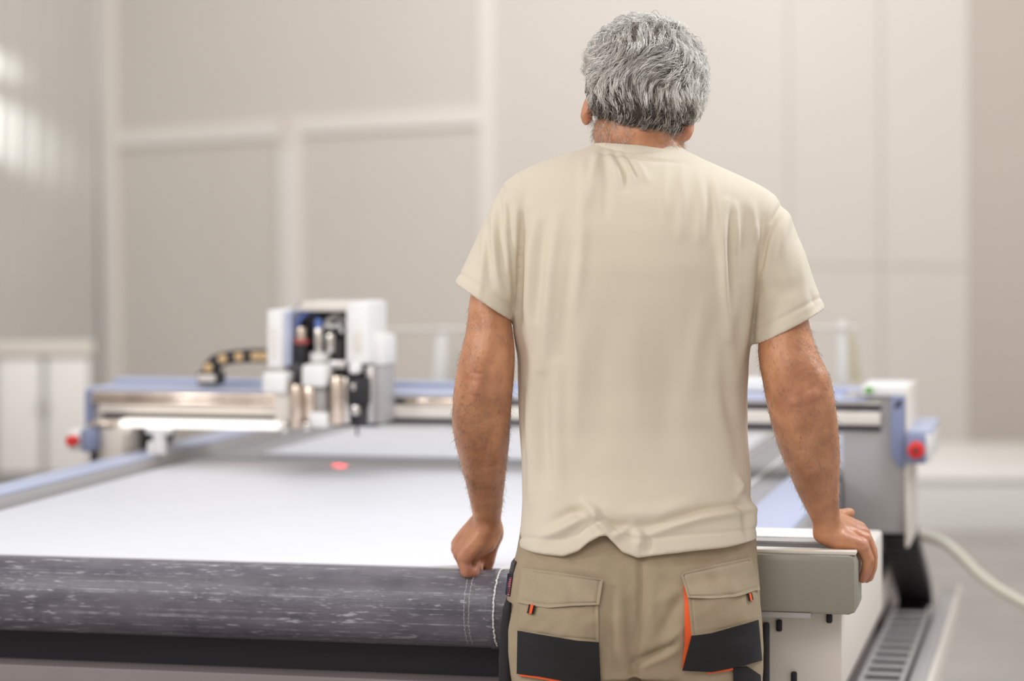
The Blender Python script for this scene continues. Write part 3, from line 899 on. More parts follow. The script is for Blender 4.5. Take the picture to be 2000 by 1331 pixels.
# ------------------------------------------------------------------ garments
PY0 = 0
torso_rows = [  # row, left, right, back Y, front Y
    (283, 1166, 1322, 4.150, 4.225), (291, 1140, 1336, 4.128, 4.245), (300, 1108, 1352, 4.112, 4.258), (312, 1068, 1376, 4.100, 4.268),
    (325, 1034, 1402, 4.088, 4.276), (340, 1004, 1440, 4.076, 4.283), (352, 990, 1466, 4.068, 4.287), (366, 982, 1496, 4.060, 4.290),
    (382, 979, 1514, 4.052, 4.294), (405, 980, 1521, 4.043, 4.298), (450, 988, 1508, 4.030, 4.303), (520, 996, 1490, 4.022, 4.304),
    (580, 1000, 1480, 4.026, 4.300), (640, 1004, 1472, 4.034, 4.294), (700, 1011, 1463, 4.044, 4.288), (760, 1013, 1458, 4.054, 4.280),
    (840, 1014, 1459, 4.060, 4.272), (920, 1018, 1466, 4.056, 4.262), (980, 1019, 1465, 4.044, 4.254), (1030, 1016, 1474, 4.034, 4.250),
    (1072, 1012, 1478, 4.026, 4.248)]
TR = interp_rings(torso_rows, 6)
hem_x = np.array([980, 1013, 1060, 1100, 1130, 1150, 1170, 1185, 1195, 1215, 1245, 1280, 1350, 1420, 1478, 1500])
hem_y = np.array([1071, 1071, 1075, 1076, 1066, 1050, 1040, 1036, 1046, 1066, 1076, 1072, 1065, 1061, 1054, 1052])

rings = [ring(l, r, y, b, f, 72, 2.5) for y, l, r, b, f in TR]
last = TR[-1]
rings += [ring(last[1] + 12, last[2] - 12, 1070, last[3] + .014, last[4] - .014, 72, 2.5), ring(last[1] + 14, last[2] - 14, 1020, last[3] + .016, last[4] - .014, 72, 2.5)]
shirt_parts = [loft(rings)]
SL_L = [((1012, 336), (1066, 450), .080, 4.170), ((985, 356), (1050, 478), .082, 4.168), ((962, 397), (1028, 530), .082, 4.163), ((930, 468), (1012, 580), .080, 4.155), ((906, 520), (1004, 610), .080, 4.150), ((888, 553), (1001, 628), .079, 4.148)]
SL_R = [((1478, 362), (1432, 470), .076, 4.165), ((1512, 379), (1446, 504), .080, 4.163), ((1542, 424), (1462, 562), .082, 4.156), ((1572, 498), (1472, 622), .080, 4.148), ((1592, 556), (1470, 650), .080, 4.143), ((1611, 601), (1469, 674), .079, 4.140)]
for S in (SL_L, SL_R):
    R_ = [ring2(o, i, h, y) for o, i, h, y in S]
    o, i, h, y = S[-1]
    R_ += [ring2(o, i, h, y, shrink=.88), ring2(S[-2][0], S[-2][1], S[-2][2], y, shrink=.86)]
    shirt_parts.append(loft(R_))
sm = remesh(shirt_parts, 0.0027, 14)
sv = get_v(sm); sn = get_n(sm); px, py = to_px(sv)
# wavy hem
hy = np.interp(px, hem_x, hem_y)
t = np.clip((py - 965) / (1072 - 965), 0, 1.1) ** 1.3
inT = (px > 1002) & (px < 1490)
back = np.clip(-sn[:, 1] * 1.5 + .2, 0, 1)
dpy = t * (hy - 1072) * inT * np.where(sv[:, 1] < 4.14, 1, 0.2)
sv[:, 2] -= dpy / FPX * sv[:, 1]
px, py = to_px(sv)
SF = [
    # gathers below the collar
    ([(1168, 300), (1158, 340), (1150, 400)], .004, 9), ([(1190, 300), (1205, 330), (1212, 360)], .005, 8), ([(1212, 302), (1232, 332), (1240, 352)], .0055, 7),
    ([(1228, 304), (1250, 330), (1262, 350)], .005, 7), ([(1200, 306), (1218, 340), (1222, 370)], -.004, 6), ([(1222, 306), (1244, 345)], -.0045, 5),
    ([(1180, 310), (1185, 360), (1182, 420)], -.003, 10), ([(1140, 320), (1140, 370), (1138, 420)], .003, 10),
    ([(1300, 320), (1296, 380), (1300, 430)], .0025, 10), ([(1330, 325), (1335, 390), (1330, 460)], .003, 10), ([(1365, 340), (1372, 400), (1366, 470)], .003, 10),
    ([(1395, 355), (1400, 420), (1402, 480)], .003, 9), ([(1380, 350), (1388, 410), (1384, 470)], -.0025, 8),
    # right shoulder and side
    ([(1418, 395), (1412, 470), (1414, 560), (1420, 660)], .0075, 9), ([(1430, 420), (1428, 500), (1430, 600)], -.006, 9), ([(1436, 400), (1438, 450), (1436, 490)], .006, 7),
    ([(1470, 400), (1472, 440), (1474, 470)], .004, 7), ([(1452, 410), (1456, 470), (1452, 540)], -.003, 9), ([(1474, 450), (1462, 560), (1455, 660), (1440, 740)], .005, 12),
    ([(1480, 560), (1470, 640), (1458, 720)], -.004, 9), ([(1440, 560), (1425, 640), (1428, 720), (1440, 800)], .004, 14), ([(1400, 660), (1395, 740), (1412, 830)], .004, 16),
    ([(1380, 580), (1360, 680), (1352, 760)], .003, 18), ([(1410, 760), (1440, 850), (1450, 920)], -.004, 16),
    # left side
    ([(1010, 410), (1002, 500), (1004, 600), (1008, 680)], .006, 8), ([(1022, 420), (1016, 500), (1014, 640)], -.005, 7), ([(1046, 430), (1036, 500), (1032, 600), (1038, 680)], .005, 9),
    ([(1062, 440), (1054, 520), (1048, 620)], -.004, 9), ([(1090, 420), (1076, 520), (1068, 620), (1060, 720)], .0045, 12), ([(1120, 480), (1108, 580), (1096, 690)], -.003, 14),
    ([(1140, 420), (1132, 520), (1122, 600)], .0035, 13), ([(1040, 700), (1034, 800), (1040, 900), (1036, 980)], .006, 14), ([(1062, 740), (1062, 840), (1068, 940)], -.005, 14),
    ([(1088, 720), (1086, 840), (1092, 960)], .0045, 16), ([(1128, 680), (1124, 780), (1120, 880)], .003, 18), ([(1024, 760), (1020, 860), (1024, 980)], -.004, 8),
    ([(1180, 620), (1172, 740), (1176, 860)], -.002, 24), ([(1240, 600), (1238, 720), (1246, 840)], .002, 26), ([(1300, 640), (1306, 760), (1298, 880)], -.002, 24),
    # gather at the hem
    ([(1140, 982), (1160, 1000), (1168, 1022), (1186, 1034)], .009, 9), ([(1120, 1000), (1140, 1010), (1158, 1024), (1172, 1040)], -.006, 8),
    ([(1060, 1050), (1100, 1035), (1140, 1012), (1162, 1006)], .008, 10), ([(1080, 1020), (1110, 1004), (1136, 996)], -.005, 10),
    ([(1176, 1020), (1210, 1028), (1240, 1032), (1270, 1026)], -.006, 9), ([(1196, 1050), (1215, 1040), (1230, 1030)], .006, 7), ([(1238, 1030), (1250, 1050), (1246, 1072)], .007, 9),
    ([(1266, 1045), (1310, 1030), (1370, 1012), (1430, 1002), (1470, 996)], .007, 9), ([(1270, 1030), (1320, 1012), (1380, 996), (1450, 988)], -.006, 8),
    ([(1170, 985), (1220, 1005), (1290, 1004), (1350, 985)], .005, 16), ([(1455, 975), (1470, 1000), (1478, 1030)], .007, 8), ([(1440, 985), (1456, 1005), (1462, 1050)], -.005, 7),
    ([(1440, 930), (1448, 950), (1440, 970)], .005, 7), ([(1258, 1042), (1268, 1060), (1268, 1076)], -.005, 5),
    # left sleeve
    ([(985, 362), (988, 400), (996, 450)], .004, 6), ([(975, 380), (974, 440), (980, 520)], -.004, 6), ([(966, 400), (962, 460), (970, 540), (985, 580)], .005, 8),
    ([(948, 440), (944, 500), (936, 580)], .003, 6), ([(955, 440), (955, 500), (960, 560)], -.003, 7), ([(990, 470), (990, 530), (994, 590)], .004, 6),
    # right sleeve
    ([(1528, 400), (1512, 430), (1496, 470), (1488, 520)], -.008, 6), ([(1540, 410), (1530, 450), (1520, 500)], .004, 9), ([(1510, 440), (1500, 500), (1492, 560)], .004, 8),
    ([(1560, 480), (1568, 540), (1575, 600)], .003, 9), ([(1500, 560), (1530, 570), (1560, 560)], -.003, 14), ([(1480, 580), (1478, 630), (1476, 665)], .004, 7),
    ([(1586, 575), (1596, 596), (1592, 618)], -.003, 6),
    # seam of the left armhole
    ([(978, 352), (992, 400), (999, 460), (1001, 540), (1001, 620)], -.006, 6),
    ([(1168, 299), (1205, 303), (1245, 308), (1290, 315), (1345, 320)], -.003, 4),
]
sn = get_n(sm)
bw = np.clip(-sn[:, 1] * 2.0 + .35, 0, 1)
D = fold_field(px, py, SF) * 1.35 * bw
D += vnoise(sv * np.array([1.6, 1, .55]), 40, 3) * .0016 + vnoise(sv * np.array([1.3, 1, .8]), 95, 4) * .0006
# hem stitching lines
hy2 = np.interp(px, hem_x, hem_y)
D += np.where(inT, -np.exp(-((py - (hy2 - 21)) / 3.4) ** 2) * .0022, 0)
for S, sgn in ((SL_L, 1), (SL_R, -1)):
    o, i = np.array(S[-1][0], float), np.array(S[-1][1], float)
    d = (i - o) / np.linalg.norm(i - o); nn = np.array([-d[1], d[0]]); nn *= np.sign(nn[1])
    q = (px - o[0]) * nn[0] + (py - o[1]) * nn[1]
    reg = (px < 1001) if sgn == 1 else (px > 1478)
    D += np.where(reg & (q > -45), -np.exp(-((q + 21) / 3.4) ** 2) * .0022, 0)
sv = sv + sn * D[:, None]
set_v(sm, sv)
smooth_mesh(sm, 2)

# trousers
tr_rows = [(1020, 1018, 1474, 4.058, 4.236), (1075, 1010, 1477, 4.042, 4.238), (1110, 1000, 1480, 4.030, 4.238), (1160, 992, 1483, 4.020, 4.236),
           (1210, 988, 1485, 4.016, 4.234), (1260, 986, 1488, 4.018, 4.232), (1295, 984, 1490, 4.024, 4.230), (1310, 984, 1490, 4.028, 4.228)]
T2 = interp_rings(tr_rows, 8)
pieces = [loft([ring(l, r, y, b, f, 64, 2.5) for y, l, r, b, f in T2])]
legs = [  # row, left, right of each leg
    [(1240, 986, 1232), (1300, 984, 1246), (1335, 985, 1240), (1400, 990, 1228), (1600, 1005, 1205), (1800, 1015, 1190), (2040, 1015, 1185), (2110, 1020, 1182)],
    [(1240, 1262, 1488), (1300, 1232, 1490), (1335, 1240, 1489), (1400, 1250, 1486), (1600, 1275, 1475), (1800, 1290, 1465), (2040, 1295, 1465), (2110, 1298, 1460)]]
for Lg in legs:
    pieces.append(loft([ring(l, r, y, 4.03 + .02 * min(1, (y - 1240) / 600), 4.225 - .015 * min(1, (y - 1240) / 600), 40, 2.2) for y, l, r in Lg]))
tm = remesh(pieces, 0.0045, 10)
tv = get_v(tm); tn = get_n(tm); px, py = to_px(tv)
TF = [([(1252, 1070), (1254, 1150), (1250, 1210), (1240, 1262), (1237, 1300)], -.007, 5), ([(1238, 1285), (1239, 1331), (1238, 1400)], -.008, 7),
      ([(1237, 1302), (1262, 1285), (1292, 1272), (1316, 1256)], -.010, 6), ([(1250, 1300), (1285, 1285), (1318, 1268), (1330, 1240)], .006, 8),
      ([(1300, 1262), (1310, 1245), (1330, 1225)], .007, 6), ([(1280, 1180), (1300, 1170), (1330, 1150)], .003, 10), ([(1290, 1235), (1310, 1200), (1328, 1170)], -.004, 9),
      ([(1208, 1150), (1209, 1210), (1212, 1262), (1218, 1300)], .005, 12), ([(1230, 1180), (1231, 1240), (1230, 1290)], -.004, 8), ([(1190, 1180), (1188, 1240), (1190, 1320)], -.003, 9),
      ([(1020, 1090), (1080, 1096), (1150, 1090)], -.003, 10), ([(1060, 1085), (1120, 1110), (1180, 1118)], .003, 12), ([(1320, 1100), (1380, 1090), (1440, 1078)], -.003, 8),
      ([(1275, 1130), (1270, 1180), (1274, 1240)], .003, 10), ([(1000, 1190), (998, 1250), (1000, 1320)], .004, 7)]
bw = np.clip(-tn[:, 1] * 2 + .3, 0, 1)
D = fold_field(px, py, TF) * 1.7 * bw
D += (.016 * np.exp(-((px - 1120) / 85) ** 2 - ((py - 1205) / 80) ** 2) + .016 * np.exp(-((px - 1385) / 85) ** 2 - ((py - 1200) / 80) ** 2)) * bw
D += vnoise(tv, 60, 5) * .0024 + vnoise(tv, 150, 6) * .0010
set_v(tm, tv + tn * D[:, None]); smooth_mesh(tm, 2)

# ------------------------------------------------------------------ body (one continuous skin surface)
HY = 4.205
HC = un(1257, 165, HY)
def rot_xyz(rx, ry, rz):
    return np.array(Matrix.Rotation(rz, 3, 'Z') @ Matrix.Rotation(ry, 3, 'Y') @ Matrix.Rotation(rx, 3, 'X'))
HR = rot_xyz(math.radians(-10), math.radians(8), math.radians(-6))     # nod forward, tilt and turn a little to the right
def hp_(p): return HC + HR @ np.array(p)
def hell(c, r, rot=None, nu=32, nv=18):
    return ellipsoid(hp_(c), r, HR if rot is None else HR @ rot, nu, nv)
SKR = np.array([.077, .098, .094])
body = [hell((0, 0, 0), SKR, None, 48, 28), hell((0, .035, -.068), (.060, .062, .062)), hell((0, .055, -.105), (.036, .038, .026)), hell((0, .015, -.06), (.066, .07, .06)),
        hell((0, .100, -.052), (.013, .017, .013)), hell((0, .094, -.036), (.010, .014, .024)), hell((0, .090, -.082), (.024, .011, .0065)), hell((0, .089, -.092), (.020, .011, .007)),
        hell((0, .080, .002), (.050, .016, .010))]
for s in (-1, 1):
    body.append(hell((s * .031, .082, -.022), (.0125, .0125, .0125)))
    er = rot_xyz(0, s * math.radians(-12), s * math.radians(-22))
    ec = np.array((s * .079 - (.003 if s < 0 else 0), .002, -.046 if s < 0 else -.050))
    body.append(hell((s * .044, .018, -.082), (.026, .045, .036)))
    body.append(hell(ec, (.0065, .020, .033), er)); body.append(hell(ec + (0, 0, -.022), (.006, .012, .014), er))
    body.append(hell(ec + (s * .004, -.006, .002), (.0045, .018, .029), er))
body += limb([un(1246, 345, 4.175), un(1247, 290, 4.18), hp_((0, -.012, -.085)), hp_((0, -.005, -.05))], (.066, .0585, .060, .058), 32)
body += [ellipsoid(un(1180, 262, 4.2), (.017, .03, .03)), ellipsoid(un(1316, 270, 4.2), (.017, .03, .030))]
body += limb([un(1160, 345, 4.17), un(1240, 268, 4.18)], (.028, .040)); body += limb([un(1345, 352, 4.17), un(1256, 272, 4.18)], (.028, .040))
# trunk inside the clothes, legs
TB = TR[(TR[:, 0] > 318)]
def inset(row, k, d): y, l, r, b, f = row; return ring(l + k, r - k, y, b + d, f - d, 48, 2.4)
trunk = [inset(r, 26, .022) for r in TB[::2] if r[0] > 345]
trunk += [inset(r, 26, .024) for r in T2[::2] if r[0] > 1085]
body.append(loft(trunk))
for Lg in legs:
    R_ = []
    for y, l, r in [(1270, *Lg[1][1:])] + Lg[1:]:
        R_.append(ring(l + 26, r - 26, y + (12 if y > 2100 else 0), 4.03 + .02 * min(1, (y - 1240) / 600) + .022, 4.225 - .015 * min(1, (y - 1240) / 600) - .022, 32, 2.1))
    body.append(loft(R_))
# arms: row, left, right, Y centre, half depth
arm_l = [(395, 995, 1062, 4.17, .050), (470, 950, 1020, 4.155, .054), (540, 926, 990, 4.145, .050), (600, 914, 994, 4.138, .050), (640, 912, 1000, 4.130, .051), (680, 903, 1006, 4.125, .051),
         (712, 893, 1006, 4.122, .050), (745, 889, 1003, 4.125, .049), (780, 884, 1000, 4.142, .050), (810, 882, 998, 4.165, .050), (845, 884, 996, 4.192, .049), (880, 892, 994, 4.222, .046),
         (920, 903, 989, 4.258, .041), (955, 913, 985, 4.292, .035), (985, 918, 982, 4.325, .031), (1008, 921, 980, 4.348, .029), (1022, 924, 978, 4.360, .027)]
arm_r = [(405, 1440, 1512, 4.165, .050), (480, 1470, 1550, 4.15, .054), (560, 1496, 1562, 4.135, .050), (630, 1490, 1580, 4.122, .050), (672, 1479, 1590, 4.115, .052), (700, 1481, 1603, 4.108, .052),
         (740, 1488, 1622, 4.102, .052), (775, 1495, 1630, 4.102, .051), (805, 1501, 1634, 4.112, .052), (845, 1510, 1638, 4.132, .051), (885, 1524, 1641, 4.155, .048), (925, 1540, 1640, 4.180, .043),
         (960, 1556, 1638, 4.202, .037), (985, 1568, 1638, 4.218, .033), (1008, 1580, 1640, 4.232, .030), (1030, 1590, 1646, 4.242, .027), (1045, 1597, 1650, 4.248, .024)]
for A in (arm_l, arm_r):
    body.append(loft([ring(l, r, y, yc - hd, yc + hd, 40, 2.1) for y, l, r, yc, hd in interp_rings(A, 10)]))
# left fist, resting on the roller
dl = 0.098
LH = [([(955, 1018, 4.250), (936, 1056, 4.248), (907, 1090, 4.250)], (.0205, .0175, .0135)), ([(950, 1016, 4.265), (922, 1054, 4.268), (899, 1082, 4.274)], (.019, .0165, .0135)),
      ([(943, 1014, 4.280), (914, 1048, 4.290), (895, 1073, 4.299)], (.018, .016, .0135)), ([(938, 1014, 4.294), (912, 1042, 4.310), (894, 1064, 4.323)], (.0165, .0145, .0125)),
      ([(963, 1030, 4.262), (950, 1060, 4.258), (930, 1082, 4.262)], (.019, .0185, .0125)), ([(966, 1028, 4.285), (966, 1048, 4.300)], (.0165, .0155)),
      ([(907, 1090, 4.250), (911, 1117, 4.250), (926, 1119, 4.258), (931, 1102, 4.270)], (.0125, .0112, .0100, .009)),
      ([(899, 1082, 4.274), (914, 1115, 4.274), (933, 1114, 4.281), (936, 1096, 4.290)], (.0125, .0112, .0100, .009)),
      ([(895, 1073, 4.299), (908, 1106, 4.304), (930, 1108, 4.308), (935, 1090, 4.308)], (.0125, .0112, .0100, .009)),
      ([(894, 1064, 4.323), (908, 1098, 4.332), (932, 1104, 4.332), (938, 1088, 4.326)], (.0120, .0108, .0098, .009)),
      ([(971, 1038, 4.288), (960, 1074, 4.296), (954, 1100, 4.300), (952, 1110, 4.300)], (.0130, .0110, .0105, .0085))]
for P, R in LH: body += limb_px(P, R, dl)
# right hand, closed over the end of the box
RH = [([(1606, 1040, 4.236), (1645, 1055, 4.225), (1683, 1065, 4.222)], (.0185, .0165, .0135)), ([(1610, 1032, 4.250), (1650, 1042, 4.247), (1690, 1055, 4.250)], (.0175, .0160, .0135)),
      ([(1614, 1024, 4.262), (1652, 1030, 4.272), (1686, 1043, 4.279)], (.0165, .0155, .0130)), ([(1616, 1016, 4.272), (1650, 1022, 4.296), (1679, 1033, 4.306)], (.0160, .0145, .0125)),
      ([(1612, 1048, 4.238), (1640, 1059, 4.228), (1668, 1066, 4.226)], (.0155, .0150, .0115)),
      ([(1683, 1065, 4.222), (1696, 1094, 4.222), (1693, 1116, 4.223), (1685, 1131, 4.226)], (.0125, .0110, .0098, .0082)),
      ([(1690, 1055, 4.250), (1702, 1087, 4.252), (1701, 1112, 4.253), (1693, 1130, 4.254)], (.0125, .0112, .0100, .0085)),
      ([(1686, 1043, 4.279), (1702, 1078, 4.281), (1703, 1106, 4.282), (1697, 1128, 4.283)], (.0122, .0110, .0100, .0085)),
      ([(1679, 1033, 4.306), (1698, 1064, 4.311), (1702, 1092, 4.312), (1699, 1116, 4.312)], (.0120, .0106, .0096, .0085)),
      ([(1616, 1018, 4.290), (1638, 1008, 4.318), (1660, 1003, 4.340)], (.0150, .0110, .0095))]
for P, R in RH: body += limb_px(P, R)
bmesh_skin = remesh(body, 0.0025, 7)
bv = get_v(bmesh_skin); bn = get_n(bmesh_skin); px, py = to_px(bv)
bw = np.clip(-bn[:, 1] * 2 + .3, 0, 1) * (bv[:, 1] < 4.45)
BF = [# left arm: elbow, triceps, forearm
      ([(932, 742), (932, 772)], .008, 15), ([(958, 700), (952, 735), (950, 760)], -.004, 10), ([(916, 745), (914, 775)], -.003, 8), ([(960, 640), (948, 690), (938, 730)], .004, 16),
      ([(966, 835), (952, 870), (944, 910)], -.0035, 7), ([(980, 820), (968, 880), (962, 930)], .004, 13), ([(905, 800), (912, 850), (926, 920)], .004, 16), ([(930, 900), (936, 960), (942, 1000)], -.002, 12),
      ([(975, 985), (974, 1005)], .004, 9), ([(985, 660), (985, 720)], .003, 14), ([(925, 610), (935, 660)], -.003, 12), ([(922, 728), (945, 732)], -.003, 3),
      # right arm
      ([(1553, 775), (1556, 795)], .004, 13), ([(1580, 762), (1592, 785)], .007, 15), ([(1566, 765), (1572, 800)], -.003, 8), ([(1530, 660), (1545, 720), (1560, 755)], .004, 18),
      ([(1600, 720), (1612, 765)], .004, 14), ([(1600, 800), (1598, 860), (1602, 920)], -.004, 16), ([(1560, 820), (1572, 890), (1590, 950)], .004, 18), ([(1530, 800), (1550, 870), (1575, 950)], .003, 10),
      ([(1590, 1000), (1594, 1025)], .005, 10), ([(1500, 700), (1510, 760)], -.003, 14),
      # knuckles and tendons
      ([(1640, 1020), (1665, 1030), (1688, 1048)], .0022, 4), ([(1640, 1032), (1668, 1042), (1690, 1058)], -.0018, 4), ([(1640, 1010), (1662, 1017), (1680, 1030)], -.0016, 4),
      ([(930, 1030), (905, 1060), (892, 1080)], -.0016, 4), ([(935, 1045), (912, 1070), (898, 1090)], .0018, 4), ([(922, 1022), (900, 1045), (888, 1060)], .0016, 4),
      ([(1698, 1062), (1706, 1090), (1702, 1115), (1692, 1136)], -.0035, 2.6), ([(1680, 1075), (1690, 1072), (1698, 1066)], .002, 4), ([(1691, 1092), (1700, 1094)], -.0012, 2.5),
      ([(905, 1100), (918, 1104), (930, 1096)], -.0035, 3), ([(936, 1128), (938, 1110), (940, 1092)], -.004, 2.8), ([(960, 1078), (944, 1094), (926, 1102)], -.003, 3),
      ([(1560, 1010), (1600, 1024), (1640, 1016)], -.0015, 3)]
D = fold_field(px, py, BF) * bw
D += vnoise(bv, 120, 8) * .0005
set_v(bmesh_skin, bv + bn * D[:, None]); smooth_mesh(bmesh_skin, 2)
ww = np.exp(-((px - 950) / 60) ** 4 - ((py - 1010) / 26) ** 2) + np.exp(-((px - 1612) / 55) ** 4 - ((py - 1030) / 20) ** 2)
smooth_mesh(bmesh_skin, 0); v_ = get_v(bmesh_skin); e_ = edges(bmesh_skin); g_ = np.bincount(e_.ravel(), minlength=len(v_)).astype(float)
for _ in range(60): v_ = v_ + (lap(v_, e_, g_) - v_) * (.5 * np.clip(ww, 0, 1) * (v_[:, 1] > 4.15))[:, None]
set_v(bmesh_skin, v_)
man = link('person', bmesh_skin, M['skin'], None, True)
tag(man, 'person in cream t-shirt and khaki work trousers leaning both hands on the table', 'person')
tone = np.zeros(len(bv))
for x, y, rx, ry, a in ((932, 757, 22, 26, .55), (1553, 785, 24, 26, .4), (1585, 775, 20, 20, .25), (900, 1085, 30, 35, .6), (925, 1118, 30, 18, .9), (1690, 1060, 24, 30, .6), (1690, 1130, 20, 18, .9), (1158, 222, 14, 34, 1.0), (1340, 250, 14, 30, 1.0)):
    tone += a * np.exp(-((px - x) / rx) ** 2 - ((py - y) / ry) ** 2)
at = bmesh_skin.attributes.new('tone', 'FLOAT', 'POINT'); at.data.foreach_set('value', np.clip(tone, 0, 1).astype(np.float32))

shirt = link('t_shirt', sm, M['shirt'], man, True)
tag(shirt, 'loose cream short-sleeved t-shirt')
# ribbed collar
tpx = np.linspace(0, 2 * math.pi, 72, endpoint=False)
colr_pts = []
for a in tpx:
    x = 1248 + 88 * math.cos(a)
    yb = np.interp(x, (1160, 1180, 1210, 1250, 1290, 1320, 1340), (287, 286, 288, 291, 297, 302, 306)) 
    Y = 4.186 + .068 * math.sin(a)
    row = yb if math.sin(a) < 0 else yb + 26 * math.sin(a)
    colr_pts.append(un(x, row, Y))
colr_pts = np.array(colr_pts)
cc = colr_pts.mean(0)
rad = colr_pts - cc; rad[:, 2] = 0; rad /= np.linalg.norm(rad, axis=1)[:, None]
ringsC = []
for (dr, dz) in ((.000, .006), (.0025, .0055), (.006, -.004), (.0085, -.011), (.0075, -.0125), (.001, -.010), (-.002, .0)):
    q = colr_pts + rad * dr; q[:, 2] += dz; ringsC.append(q)
n = len(tpx); k = len(ringsC)
V = np.concatenate(ringsC); F = [(i * n + j, i * n + (j + 1) % n, ((i + 1) % k) * n + (j + 1) % n, ((i + 1) % k) * n + j) for i in range(k) for j in range(n)]
mc = mesh_np('collar', V, F)
b = bmesh.new(); b.from_mesh(mc); bmesh.ops.recalc_face_normals(b, faces=b.faces); b.to_mesh(mc); b.free()
link('collar', mc, M['shirt'], shirt, True)

trs = link('trousers', tm, M['cloth'], man, True)
tag(trs, 'khaki work trousers with black and orange trim')
bvh = BVHTree.FromPolygons([tuple(v) for v in get_v(tm)], [tuple(p.vertices) for p in tm.polygons])
def patch(name, top, bottom, material, off=.004, thick=.003, nu=28, nv=14, wr=.0, label=None, parent=None, seam=0):
    """cloth patch between a top and a bottom picture curve, laid on the trousers"""
    def res(c, n):
        c = np.array(c, float); s = np.r_[0, np.cumsum(np.linalg.norm(np.diff(c, axis=0), axis=1))]
        t = np.linspace(0, s[-1], n); return np.stack([np.interp(t, s, c[:, 0]), np.interp(t, s, c[:, 1])], 1)
    A, B = res(top, nu), res(bottom, nu)
    G = np.full((nv, nu, 3), np.nan); pp = np.zeros((nv, nu, 2))
    for j in range(nv):
        w = j / (nv - 1)
        for i in range(nu):
            p = A[i] * (1 - w) + B[i] * w; pp[j, i] = p
            d = un(p[0], p[1], 1.0) - np.array([0, 0, CAMZ]); d /= np.linalg.norm(d)
            h = bvh.ray_cast(Vector((0, 0, CAMZ)), Vector(d))
            if h[0] is not None and h[0].y < 4.16: G[j, i] = np.array([0, 0, CAMZ]) + d * (h[3] - off)
    yy = G[..., 1]
    fill = np.nanmean(yy) if np.isfinite(yy).any() else 4.1
    for j in range(nv):
        row = yy[j]; ok = np.isfinite(row)
        for i in np.nonzero(~ok)[0]:
            Y = row[ok][np.argmin(np.abs(np.nonzero(ok)[0] - i))] if ok.any() else fill
            G[j, i] = un(pp[j, i, 0], pp[j, i, 1], Y)
    for _ in range(2):
        G[:, 1:-1, 1] = (G[:, :-2, 1] + 2 * G[:, 1:-1, 1] + G[:, 2:, 1]) / 4
        G[1:-1, :, 1] = (G[:-2, :, 1] + 2 * G[1:-1, :, 1] + G[2:, :, 1]) / 4
    if wr:
        f = vnoise(G.reshape(-1, 3), 70, hash(name) % 50 if False else len(name) + int(top[0][0])).reshape(nv, nu)
        g = vnoise(G.reshape(-1, 3), 190, 3 + int(top[0][0])).reshape(nv, nu)
        G[..., 1] += wr * (f + .5 * g)
    if seam:
        G[2, 2:-2, 1] += seam; G[-3, 2:-2, 1] += seam; G[2:-2, 2, 1] += seam; G[2:-2, -3, 1] += seam
    Bk = G.copy(); Bk[..., 1] += thick
    V = np.r_[G.reshape(-1, 3), Bk.reshape(-1, 3)]; N = nu * nv; F = []
    for j in range(nv - 1):
        for i in range(nu - 1):
            q = (j * nu + i, j * nu + i + 1, (j + 1) * nu + i + 1, (j + 1) * nu + i)
            F.append(q); F.append(tuple(x + N for x in q[::-1]))
    rim = [i for i in range(nu)] + [j * nu + nu - 1 for j in range(1, nv)] + [(nv - 1) * nu + i for i in range(nu - 2, -1, -1)] + [j * nu for j in range(nv - 2, 0, -1)]
    for a_, b_ in zip(rim, rim[1:] + rim[:1]): F.append((a_, a_ + N, b_ + N, b_))
    me = mesh_np(name, V, F)
    b = bmesh.new(); b.from_mesh(me); bmesh.ops.recalc_face_normals(b, faces=b.faces); b.to_mesh(me); b.free()
    o = link(name, me, material, parent or trs, True)
    try: me.set_sharp_from_angle(angle=math.radians(50))
    except Exception: pass
    if label: o['label'] = label
    return o
# left seat pocket
patch('pocket', [(1014, 1172), (1090, 1180), (1168, 1176)], [(1010, 1236), (1090, 1250), (1170, 1259)], M['cloth'], .007, .006, 44, 24, .0036, seam=.0014)
patch('pocket_flap', [(1019, 1109), (1100, 1120), (1178, 1132)], [(1010, 1177), (1040, 1184), (1069, 1188), (1120, 1184), (1170, 1182)], M['flap'], .011, .004, 48, 24, .0042, seam=.0016)
patch('pocket_patch', [(1010.5, 1233), (1050, 1240), (1090, 1246.5), (1130, 1253), (1170, 1256)], [(1009, 1317), (1050, 1322), (1090, 1329), (1130, 1340), (1174, 1348)], M['blackcloth'], .010, .004, 30, 16, .0012, 'black canvas pocket reinforcement')
patch('piping', [(1014, 1316), (1050, 1321), (1090, 1328), (1130, 1339), (1178, 1347)], [(1014, 1321), (1050, 1326), (1090, 1333), (1130, 1344), (1179, 1352)], M['orange'], .0085, .003, 24, 4, 0, 'orange edge piping')
tb = patch('pull_tab', [(1033, 1181), (1046, 1184)], [(1029, 1198), (1042, 1201)], M['blackcloth'], .0125, .003, 6, 6, 0, 'black tab with orange stripe')
patch('tab_stripe', [(1036.5, 1181), (1042, 1182.5)], [(1033, 1199), (1038, 1200)], M['orange'], .0145, .002, 4, 6, 0)
